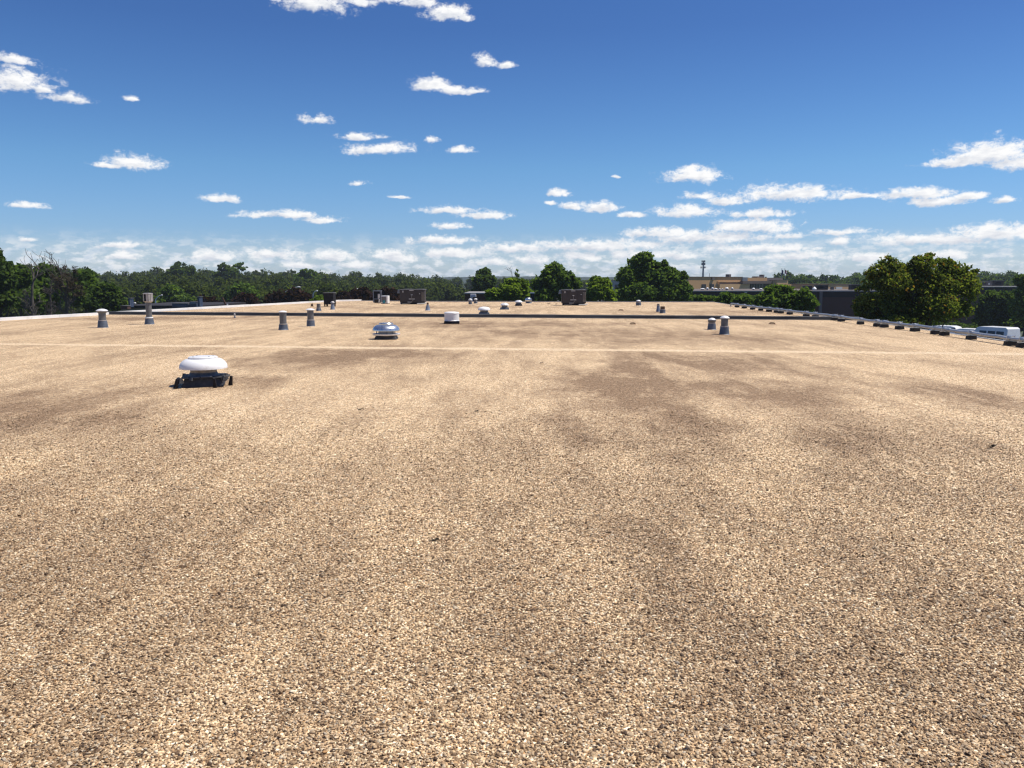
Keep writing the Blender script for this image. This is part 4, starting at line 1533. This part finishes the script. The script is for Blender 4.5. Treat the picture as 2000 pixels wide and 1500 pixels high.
# in front of the dark brick building
tree_px('bush', 'low green shrub at the far right roof corner', [(1372, 585, 16, 8), (1388, 586, 14, 6)], 68, 'l_mid', 2200, 0.28, cat='bush')
tree_px('broadleaf_tree', 'small green tree against the dark wall, left of two beyond the pipe end', [(1418, 586, 18, 12), (1408, 592, 14, 9)], 66, 'l_mid', 3800, 0.28)
tree_px('broadleaf_tree', 'small green tree against the dark wall, right of two beyond the pipe end', [(1454, 588, 20, 12), (1440, 594, 16, 9), (1466, 592, 12, 10)], 64, 'l_mid', 4200, 0.28)
tree_px('broadleaf_tree', 'spreading green tree hiding the roofline of the dark brick building', [(1512, 572, 20, 14), (1535, 566, 16, 9), (1500, 590, 26, 17), (1535, 588, 28, 18), (1566, 582, 20, 16), (1580, 594, 14, 16), (1555, 602, 32, 14), (1515, 602, 26, 10)], 58, 'l_mid', 13000, 0.25)
tree_px('broadleaf_tree', 'big olive tree with orange tipped leaves near the right roof edge',
        [(1733, 513, 15, 12), (1742, 523, 18, 13), (1700, 530, 12, 9), (1814, 503, 9, 8), (1790, 507, 11, 9), (1850, 512, 10, 9), (1900, 530, 9, 7), (1686, 566, 11, 10), (1908, 562, 8, 9), (1676, 600, 10, 9), (1722, 530, 20, 16), (1765, 528, 22, 14), (1802, 513, 22, 13), (1800, 530, 28, 22), (1838, 521, 19, 17), (1855, 532, 24, 20), (1884, 535, 14, 15), (1708, 548, 18, 18), (1745, 555, 34, 24), (1790, 560, 30, 26),
         (1835, 560, 34, 28), (1880, 560, 24, 24), (1896, 575, 14, 12), (1695, 590, 24, 20), (1720, 600, 38, 26), (1770, 600, 38, 28), (1825, 600, 40, 28), (1872, 604, 22, 20), (1690, 612, 20, 14), (1755, 628, 50, 12)],
        38, 'l_olive', 32000, 0.12, limbs=34, r0=0.17, spread=0.25)
tree_px('broadleaf_tree', 'dark leafy tree filling the right edge behind the white vehicles', [(1938, 585, 22, 16), (1962, 592, 22, 20), (1990, 590, 24, 24), (1925, 608, 20, 20), (1960, 615, 36, 24), (2005, 612, 30, 30), (1985, 636, 40, 14), (1930, 628, 26, 12)], 97, 'l_dark', 17000, 0.36)
tree_px('broadleaf_tree', 'lighter green tree crown cut by the right picture edge', [(2000, 548, 18, 12), (1992, 560, 12, 12), (2012, 570, 22, 20), (2004, 600, 24, 30)], 91, 'l_mid', 7000, 0.34)


tree_px('bush', 'dark shrubs in the shade under the big olive tree', [(1720, 632, 30, 12), (1770, 638, 34, 12), (1820, 640, 34, 11), (1868, 641, 28, 10), (1905, 642, 24, 9)], 104, 'l_dark', 9000, 0.36, cat='bush')

# ------------------------------------------------------------------ buildings
ROOT_TURN = {}


def pbox(mb, x0, x1, y0, y1, D, thick, proud=0.0, zmin=None, shift=0.0):
    """a real box whose front face stands at distance D and covers the photo rectangle"""
    a, b = at_depth(x0, y0, D), at_depth(x1, y1, D)
    z0 = b.z if zmin is None else zmin
    mb.box(((a.x + b.x) / 2 - shift, D + thick / 2 - proud, (a.z + z0) / 2), (abs(b.x - a.x), thick, a.z - z0))
    return mb


def bpart(root, name, m, x0, x1, y0, y1, D, thick, proud=0.0, zmin=None, parent=None):
    mb = MB()
    pbox(mb, x0, x1, y0, y1, D, thick, proud, zmin, (root.location.y - D) * math.sin(root.rotation_euler.z))
    o = mb.build(name, M[m])
    p = parent if parent else root
    o.data.transform(Matrix.Translation(-root.location))
    o.parent = p
    return o


# tan building far right of centre
DT = 170
tb = thing('tan_building', 'long flat roofed tan brick building beyond the dark brick one', 'building', at_depth(1440, 560, DT) * 1)
tb.location = (tb.location.x, DT, GZ)
tb.rotation_euler = (0, 0, R(32))
tb.scale = (1 / math.cos(R(32)), 1, 1)
wl = bpart(tb, 'wall', 'tan', 1330, 1452, 541.5, 575, DT, 14, 0, GZ)
bpart(tb, 'roof_edge', 'tan_d', 1329, 1452.3, 540.6, 541.6, DT, 14, 0.12, None)
for (x0, x1) in ((1359.5, 1367.5), (1377.5, 1385.5)):
    wn = bpart(tb, 'window', 'tan_d', x0 - .6, x1 + .6, 554.6, 562.6, DT, 0.3, 0.06, None)
    bpart(tb, 'pane', 'glass', x0, x1, 555.3, 562, DT, 0.3, 0.13, None, wn)
bpart(tb, 'scupper', 'grey_d', 1380.5, 1385.5, 541.8, 546.4, DT, 0.5, 0.25)
bpart(tb, 'lower_wing', 'tan_l', 1399, 1468, 555, 575, DT - 0.6, 0.59, 0, GZ)
bpart(tb, 'shaded_louver_band', 'tan_d', 1399, 1443, 552.3, 554.6, DT, 0.5, 0.12)  # recessed louvers; the shade of the recess is painted as a dark strip
bpart(tb, 'ledge', 'tan_l', 1393, 1450, 549.2, 550.6, DT, 0.5, 0.2)
bpart(tb, 'stair_block', 'bluegrey', 1452.2, 1464, 541.6, 556, DT - 0.2, 10, 0, GZ)
bpart(tb, 'upper_wall', 'tan', 1464.2, 1512, 542.2, 548.8, DT - 0.1, 14, 0)
bpart(tb, 'parapet', 'grey_d', 1512.2, 1551, 542.2, 548.6, DT - 0.1, 14, 0)
bpart(tb, 'overhang', 'tan_d', 1452.3, 1535, 548.9, 554.2, DT - 0.9, 10, 0)
cg = bpart(tb, 'curtain_wall', 'glass_g', 1466, 1534, 554.4, 575, DT - 0.3, 10, 0, GZ)
for x in (1471, 1476.5, 1483, 1489.5, 1496, 1504, 1512, 1520, 1528):
    bpart(tb, 'mullion', 'tan_d', x, x + 0.7, 554.4, 566, DT - 0.3, 0.2, 0.21, None, cg)
bpart(tb, 'end_block', 'tan_l', 1533.5, 1561, 547.6, 575, DT - 2, 7, 0, GZ)
bpart(tb, 'end_block_coping', 'tan_d', 1533.2, 1561.3, 547.0, 547.7, DT - 2, 7, 0.1)
bpart(tb, 'low_wing', 'tan', 1561.2, 1571, 555.6, 575, DT - 1.5, 5, 0, GZ)
bpart(tb, 'chimney', 'grey_d', 1425, 1429.4, 535.6, 541.5, DT + 4, 1.0, 0)
bpart(tb, 'roof_vent', 'grey_d', 1491, 1504, 539.6, 542.2, DT + 2, 1.5, 0)
bpart(tb, 'chimney', 'grey_d', 1506.2, 1510, 536, 542.2, DT + 4, 1.0, 0)
bpart(tb, 'antenna', 'pole', 1378.6, 1379, 534, 541.5, DT + 3, 0.05, 0)

tb2 = thing('tan_building', 'low tan brick building glimpsed between dark rooftop units and the olive tree', 'building', (at_depth(1640, 560, 180).x, 180, GZ), R(30))
tb2.scale = (1 / math.cos(R(30)), 1, 1)
bpart(tb2, 'wall', 'tan', 1612, 1668, 555.2, 575, 180, 12, 0, GZ)
bpart(tb2, 'coping', 'tan_d', 1611.6, 1668.4, 554.4, 555.3, 180, 12, 0.1)
bpart(tb2, 'door', 'unit_pale', 1630, 1645, 560.5, 575, 180, 0.3, 0.12, GZ)

ob = thing('grey_building', 'small grey building with a dark window half hidden behind the pointed green tree', 'building', (at_depth(1206, 560, 150).x, 150, GZ))
bpart(ob, 'wall', 'concrete', 1199, 1225, 548.5, 590, 150, 9, 0, GZ)
bpart(ob, 'roof_edge', 'grey_d', 1198.6, 1225.4, 547.5, 548.6, 150, 9, 0.1)
bpart(ob, 'window', 'glass', 1201, 1206, 556, 562.5, 150, 0.3, 0.1)

# dark brick building
DB = 104
db = thing('brick_building', 'long dark brown brick building with a pale roof edge beyond the right trees', 'building', (at_depth(1550, 570, DB).x, DB, GZ))
bpart(db, 'wall', 'brick_d', 1351, 1772, 569.6, 640, DB, 24, 0, GZ)
bpart(db, 'fascia', 'fascia_d', 1351, 1772, 569.6, 580.5, DB, 0.4, 0.06)
bpart(db, 'roof', 'tan_d', 1352, 1771, 567.6, 569.55, DB + 0.9, 23)
bpart(db, 'roof_edge', 'roofedge', 1349.5, 1590, 567.8, 569.5, DB, 0.8, 0.2)
bpart(db, 'roof_edge', 'roofedge', 1590.2, 1773, 567.2, 569.4, DB, 0.8, 0.22)
bpart(db, 'downpipe', 'grey_d', 1599.5, 1602.3, 569.8, 625, DB, 0.25, 0.35, GZ)
bpart(db, 'wall_light', 'unit_pale', 1454, 1458, 570.4, 571.8, DB, 0.2, 0.25)
db2 = thing('brick_building', 'dark maroon brick building end seen right of the big olive tree', 'building', (at_depth(1930, 570, 122).x, 122, GZ))
bpart(db2, 'wall', 'brick_d', 1846, 2060, 561.2, 660, 122, 8, 0, GZ)
bpart(db2, 'fascia', 'fascia_d', 1846, 2060, 561.2, 571, 122, 0.4, 0.06)
bpart(db2, 'roof_edge', 'roofedge', 1844.5, 2061, 559.4, 561.1, 122, 8, 0.2)
bpart(db2, 'wall_light', 'white', 1976, 1981, 570, 571.8, 122, 0.2, 0.25)


def roof_unit(label, x0, x1, y0, y1, D, m='dark_unit', parts=(), name='rooftop_unit', cat='rooftop unit', ybase=None):
    r = thing(name, label, cat, at_depth((x0 + x1) / 2, y1, D))
    r.location.y = D
    th = max(0.6, (x1 - x0) / FPX * D * 0.7)
    bpart(r, 'cabinet', m, x0, x1, y0 + 0.8, y1, D, th)
    bpart(r, 'lid', 'unit_side' if m != 'unit_side' else 'dark_unit', x0 - 0.4, x1 + 0.4, y0, y0 + 0.7, D, th + 0.1, 0.05)
    for (nm, mm, a, b, c, d) in parts:
        bpart(r, nm, mm, a, b, c, d, D, 0.2, 0.06)
    return r


roof_unit('dark boxy rooftop unit on the dark brick building, left of the white skylight', 1571, 1586.5, 557.8, 566.4, 108, parts=(('louver', 'black', 1574, 1583, 560, 564),))
roof_unit('dark rooftop unit with a black grille, right of the white skylight', 1595.5, 1617, 556.4, 566.2, 108, parts=(('grille', 'black', 1599, 1608, 559.5, 563.5),))
roof_unit('tall dark rooftop unit on the brick building touching the olive tree', 1662.5, 1681, 555.4, 566, 110, parts=(('louver', 'black', 1666, 1674, 559, 563),))
roof_unit('small grey rooftop box beside the low tan building', 1625, 1629, 560.5, 566, 108, 'unit_side')
roof_unit('wide weathered rooftop unit on the maroon brick building', 1912, 1938, 549.5, 558.6, 124, 'grey_d', (('louver', 'dark_unit', 1916, 1926, 552, 556), ('label_plate', 'unit_pale', 1930, 1933, 553, 556)))
roof_unit('dark upright rooftop unit on the maroon brick building near the right tree', 1940, 1960, 547.5, 558.6, 124, 'dark_unit', (('louver', 'black', 1944, 1955, 551, 556),))
# small white skylights and vents on the dark brick roof
for i, (x, w_, h_, lab) in enumerate(((1372, 9, 3.2, 'leftmost'), (1381.5, 4.5, 5, 'second from left'), (1391.5, 5, 5, 'third from left'), (1398, 7, 3.4, 'fourth from left'), (1405.5, 3, 3, 'fifth from left'),
                                      (1411, 2.5, 3, 'sixth from left'), (1419.5, 7, 5.2, 'seventh from left'), (1430, 4.5, 5, 'eighth from left'), (1471.5, 5.5, 4, 'ninth from left'), (1486, 6, 3, 'tenth from left'))):
    r = thing('roof_vent', 'small white vent on the dark brick roof before the tan wall, %s' % lab, 'roof vent', at_depth(x, 566.2, 107.5), 0, 'white vents along the dark brick roof')
    k = 107.5 / FPX
    b = MB()
    b.lathe([(w_ * k * .36, 0), (w_ * k * .36, h_ * k * .5)], 14)
    b.build('neck', M['unit_side'], r, 40)
    b = MB()
    b.lathe([(w_ * k * .5, h_ * k * .45), (w_ * k * .5, h_ * k * .62), (w_ * k * .3, h_ * k * .92), (0.02, h_ * k)], 16)
    b.build('cap', M['white'], r, 40)
r = thing('skylight', 'white pointed skylight dome between two dark rooftop units', 'skylight', at_depth(1590.5, 566.3, 105.5))
b = MB()
b.lathe([(0.25, 0), (0.25, 0.12)], 20)
b.build('curb', M['unit_pale'], r, 40)
b = MB()
b.lathe([(0.28, 0.11), (0.24, 0.2), (0.1, 0.34), (0.01, 0.42)], 20)
b.build('dome', M['white'], r, 40)

# cell tower behind the tan building
DC = 420
base = at_depth(1372.5, 560, DC)
r = thing('cell_tower', 'grey monopole phone mast with three antenna tiers above the tan building', 'phone mast', (base.x, DC, GZ))
kz = DC / FPX


def zz(py):
    return at_depth(1372, py, DC).z - GZ


b = MB()
b.tube([(0, 0, 0), (0, 0, zz(541)), (0, 0, zz(510))], [0.75, 0.5, 0.33], 14)
b.build('pole', M['pole'], r, 40)
for (py, rad, nn_, hh) in ((510.5, 0.85, 9, 1.0), (515.7, 0.9, 10, 1.15), (522.3, 1.3, 9, 0.95)):
    b = MB()
    z0 = zz(py)
    b.lathe([(rad * 0.9, z0 - 0.08), (rad * 0.9, z0 + 0.02), (rad * 0.6, z0 + 0.02)], 18)
    for i in range(nn_):
        a = 2 * math.pi * i / nn_ + py
        b.box((rad * math.cos(a), rad * math.sin(a), z0), (0.16, 0.30, hh), a)
        b.tube([(0, 0, z0), (rad * math.cos(a), rad * math.sin(a), z0)], 0.05, 5)
    b.build('antenna_tier', M['antenna'], r)

for (px_, fm, lab, w_) in ((1525.6, 'flagblue', 'flagpole with a dark blue flag hanging over the tan building', 1), (1531.5, 'flagred', 'flagpole with a red and white flag hanging over the tan building', 1)):
    D_ = 200
    p = at_depth(px_, 560, D_)
    r = thing('flagpole', lab, 'flagpole', (p.x, D_, GZ))
    ht = at_depth(px_, 525, D_).z - GZ
    b = MB()
    b.tube([(0, 0, 0), (0, 0, ht)], [0.09, 0.05], 8)
    b.lathe([(0.02, ht), (0.09, ht + 0.05), (0.02, ht + 0.15)], 8)
    b.build('pole', M['pole'], r, 40)
    b = MB()
    n_ = 7
    vs, fs = [], []
    for i in range(n_):
        for j in range(6):
            u, v = i / (n_ - 1), j / 5
            vs.append((0.05 + 0.42 * u, 0.10 * math.sin(u * 7 + v * 2), ht - 0.15 - 0.95 * v - 0.35 * u))
    for i in range(n_ - 1):
        for j in range(5):
            fs.append((i * 6 + j, (i + 1) * 6 + j, (i + 1) * 6 + j + 1, i * 6 + j + 1))
    b.add(vs, fs)
    b.build('flag', M[fm], r, 60)

# low neighbour at the left with navy rooftop boxes
DN = 76
nb2 = thing('low_neighbour_building', 'low dark roofed building with a pale grey wall beyond the left roof edge', 'building', (at_depth(310, 600, DN).x, DN, GZ))
bpart(nb2, 'wall', 'concrete', 233, 398, 602.2, 620, DN, 12, 0, GZ)
bpart(nb2, 'fascia', 'fascia_d', 231, 399, 596.6, 602.1, DN, 12.3, 0.3)
roof_unit('long navy box on the low neighbouring roof, right of the streetlamp', 336, 367, 592, 600.5, DN - 1.5, 'navy', (('panel', 'navy', 339, 364, 594, 599),))
roof_unit('navy box with a pale slanted lid on the low neighbouring roof', 370, 384, 589.4, 601, DN - 1.5, 'navy', (('pale_panel', 'unit_blue', 372, 383, 589.6, 593.5),))
roof_unit('tall narrow navy stack at the right end of the low neighbouring roof', 385.5, 391.5, 579.4, 601, DN - 2.5, 'navy', name='stack', cat='stack', parts=(('panel', 'unit_blue', 389.6, 391.2, 582, 598),))
roof_unit('tall narrow navy stack at the left end of the low neighbouring roof', 250, 255.6, 582, 600, DN - 2.5, 'navy', name='stack', cat='stack', parts=(('panel', 'unit_blue', 253.6, 255.2, 584, 598),))
roof_unit('dark shed box low in front of the wood at the left', 235, 249, 597, 604, DN - 5, 'brick_d', name='shed', cat='shed')

# low building beyond the far edge
fb = thing('low_far_building', 'low dark building with a grey roof edge beyond the middle of the far roof edge', 'building', (at_depth(955, 580, 84).x, 84, GZ))
bpart(fb, 'wall', 'brick_d', 908, 1010, 574.2, 600, 84, 10, 0, GZ)
bpart(fb, 'roof_edge', 'roofedge', 906.5, 1011.5, 571.8, 574.1, 84, 10.4, 0.3)
hd = thing('duct_hood', 'grey bent duct hood in front of the low far building', 'duct', at_depth(921, 589, 66))
b = MB()
k = 66 / FPX
b.box((0, 0, 6 * k), (5 * k, 0.3, 12 * k))
b.build('riser', M['unit_pale'], hd, bevel=0.02)
b = MB()
b.box((3.2 * k, 0, 12.8 * k), (12 * k, 0.4, 6 * k), 0, (0.9, 0.9))
b.build('hood', M['unit_pale'], hd, bevel=0.03)
hd.location.z = at_depth(921, 590, 66).z
ch = thing('chimney', 'dark chimney with a pale cap behind the round turbine vent', 'chimney', (at_depth(1039.5, 580, 70).x, 70, GZ))
bpart(ch, 'stack', 'black', 1036, 1043, 573.2, 600, 70, 0.35, 0, GZ)
bpart(ch, 'cap', 'unit_pale', 1035, 1044, 571, 573.1, 70, 0.45, 0.05)


# streetlamps
def lamp(px_, ytop, D, ax, ay, label, head=6):
    p = at_depth(px_, 600, D)
    r = thing('street_lamp', label, 'street lamp', (p.x, D, GZ), 0, None)
    k = D / FPX
    h = at_depth(px_, ytop, D).z - GZ
    b = MB()
    b.tube([(0, 0, 0), (0, 0, h * .5), (0, 0, h)], [0.09, 0.075, 0.055], 10)
    b.build('pole', M['lamp'], r, 40)
    b = MB()
    b.tube([(0, 0, h - 0.05), (ax * k * .3, 0, h + ay * k * .45), (ax * k * .7, 0, h + ay * k * .9), (ax * k, 0, h + ay * k)], [0.05, 0.045, 0.04, 0.04], 8)
    b.build('arm', M['lamp'], r, 40)
    b = MB()
    x0 = ax * k
    s = 1 if ax > 0 else -1
    b.tube([(x0 - 0.02 * s, 0, h + ay * k), (x0 + 0.12 * s, 0, h + ay * k + 0.02), (x0 + head * k * .6 * s, 0, h + ay * k + 0.02), (x0 + head * k * s, 0, h + ay * k)], [0.05, 0.10, 0.11, 0.05], 10)
    b.build('lamp_head', M['unit_pale'], r, 40)
    return r


lamp(304.5, 585, 92, 11, 8, 'streetlamp with a short angled arm standing beside the slotted flue', 3)
lamp(556, 571, 105, 25, 10, 'streetlamp with a long arm reaching right over the maroon trees', 7)
lamp(612, 574.5, 95, 6, 6, 'streetlamp with a curved arm just left of the black cabinet', 3.5)
lamp(684, 573, 110, 12, 8, 'streetlamp whose pale head shows over the maroon trees left of the open condenser', 5)
lamp(257, 594, 78, 4, 1.5, 'low pale lamp beside the left navy stack', 5)

sg = thing('sign_post', 'small white post with a leaning rusty board beyond the left roof edge', 'sign post', (at_depth(443, 600, 72).x, 72, GZ))
bpart(sg, 'post', 'white', 442.4, 445, 593.5, 604, 72, 0.12, 0, GZ)
b = MB()
zc = at_depth(438, 588, 72).z - GZ
b.box((-0.22, -0.05, zc), (0.14, 0.06, 0.75), 0)
o = b.build('board', M['rust'], sg)
o.data.transform(Matrix.Translation((-0.22, 0, zc)) @ Matrix.Rotation(R(-24), 4, 'Y') @ Matrix.Translation((0.22, 0, -zc)))


# ------------------------------------------------------------------ white vehicles parked beyond the right edge
def car(label, px_, py_top, D, rz, L=4.6, Wd=1.9, H=1.75, van=False):
    c = at_depth(px_, py_top, D)
    r = thing('parked_van' if van else 'parked_car', label, 'van' if van else 'car', (c.x, D, GZ), rz, None)
    # side profile as rings: x along the car, widths narrow toward the roof
    if van:
        prof = [(-L / 2, .45), (-L / 2, 1.15), (-L / 2 + .06, H - .12), (-L / 2 + .25, H), (L / 2 - 1.9, H), (L / 2 - 1.5, H - .1), (L / 2 - .75, 1.18), (L / 2 - .1, 1.0), (L / 2, .8), (L / 2, .45)]
    else:
        prof = [(-L / 2, .42), (-L / 2, .85), (-L / 2 + .12, 1.0), (-L / 2 + .5, H - .1), (-L / 2 + .95, H), (L / 2 - 2.2, H), (L / 2 - 1.75, H - .12), (L / 2 - 1.15, 1.02), (L / 2 - .15, .85), (L / 2, .68), (L / 2, .42)]
    b = MB()
    vs, fs = [], []
    n = len(prof)
    for s, _ in ((-1, 0), (1, 0)):
        for (x, z) in prof:
            tw = Wd / 2 * (1.0 if z < 1.05 else 1.0 - 0.16 * (z - 1.05) / (H - 1.05))
            vs.append((x, s * tw, z))
    for i in range(n):
        j = (i + 1) % n
        fs.append((i, j, n + j, n + i))
    fs += [tuple(range(n))[::-1], tuple(range(n, 2 * n))]
    b.add(vs, fs)
    b.build('body', M['carpaint'], r, None, 0.05)
    zw0, zw1 = 1.12, H - (.38 if van else .2)
    xa, xb = (-L / 2 + .35, L / 2 - 1.75) if not van else (-L / 2 + .3, L / 2 - 1.75)
    for s in (-1, 1):
        m3 = 3
        for k in range(m3):
            u0, u1 = xa + (xb - xa) * k / m3 + .05, xa + (xb - xa) * (k + 1) / m3 - .05
            b = MB()
            y0, y1 = s * Wd / 2 * 1.0, s * Wd / 2 * (1 - .16 * (zw1 - 1.05) / (H - 1.05))
            e = s * 0.012
            b.add([(u0, y0 + e, zw0), (u1, y0 + e, zw0), (u1 - .03, y1 + e, zw1), (u0 + .03, y1 + e, zw1), (u0, y0 - e, zw0), (u1, y0 - e, zw0), (u1 - .03, y1 - e, zw1), (u0 + .03, y1 - e, zw1)],
                  [(0, 1, 2, 3), (7, 6, 5, 4), (0, 4, 5, 1), (1, 5, 6, 2), (2, 6, 7, 3), (3, 7, 4, 0)])
            b.build('window', M['carglass'], r)
    b = MB()
    p0, p1 = (prof[-4], prof[-5]) if not van else (prof[-4], prof[-5])
    b.add([(p0[0] + .0, -Wd * .42, p0[1] + .06), (p0[0] + .0, Wd * .42, p0[1] + .06), (p1[0] + .03, Wd * .38, p1[1] - .02), (p1[0] + .03, -Wd * .38, p1[1] - .02)], [(0, 1, 2, 3)])
    b.build('windscreen', M['carglass'], r)
    for (x, s) in ((-L * .31, -1), (-L * .31, 1), (L * .31, -1), (L * .31, 1)):
        b = MB()
        b.tube([(x, s * (Wd / 2 - .2), .34), (x, s * (Wd / 2 + .01), .34)], .34, 20)
        wv = b.build('wheel', M['tyre'], r, 40)
        b = MB()
        b.tube([(x, s * (Wd / 2 + .005), .34), (x, s * (Wd / 2 + .022), .34)], .2, 14)
        b.build('rim', M['galv'], wv, 40)
    for s in (-1, 1):
        b = MB()
        b.box((L / 2 - .03, s * Wd * .36, .76), (.1, .32, .14))
        b.build('headlight', M['unit_pale'], r)
    return r


car('white van angled towards the roof, largest white vehicle beyond the pipe', 1936, 640, 79, R(113), 4.7, 2.0, 2.25, True)
car('white car mostly hidden by the pipe, left of the white van', 1882, 648, 87, R(128), 4.5, 1.85, 1.62)
car('white car whose roof just shows over the pipe under the olive tree', 1838, 641, 93, R(130), 4.6, 1.85, 1.6)


# ------------------------------------------------------------------ summer haze over the far woods and hills
hz = MB()
hz.box((0, 690, 4.5), (3860, 1820, 21))
hm_ = bpy.data.materials.new("haze_air")
hm_.use_nodes = True
ht = hm_.node_tree
ht.nodes.clear()
pv = N(ht, 'ShaderNodeVolumePrincipled')
pv.inputs['Color'].default_value = (0.72, 0.84, 1.0, 1)
pv.inputs['Density'].default_value = 0.00022
ho = N(ht, 'ShaderNodeOutputMaterial')
LK(ht, pv.outputs[0], ho.inputs['Volume'])
tag(hz.build('haze', hm_), None, None, None, 'stuff')
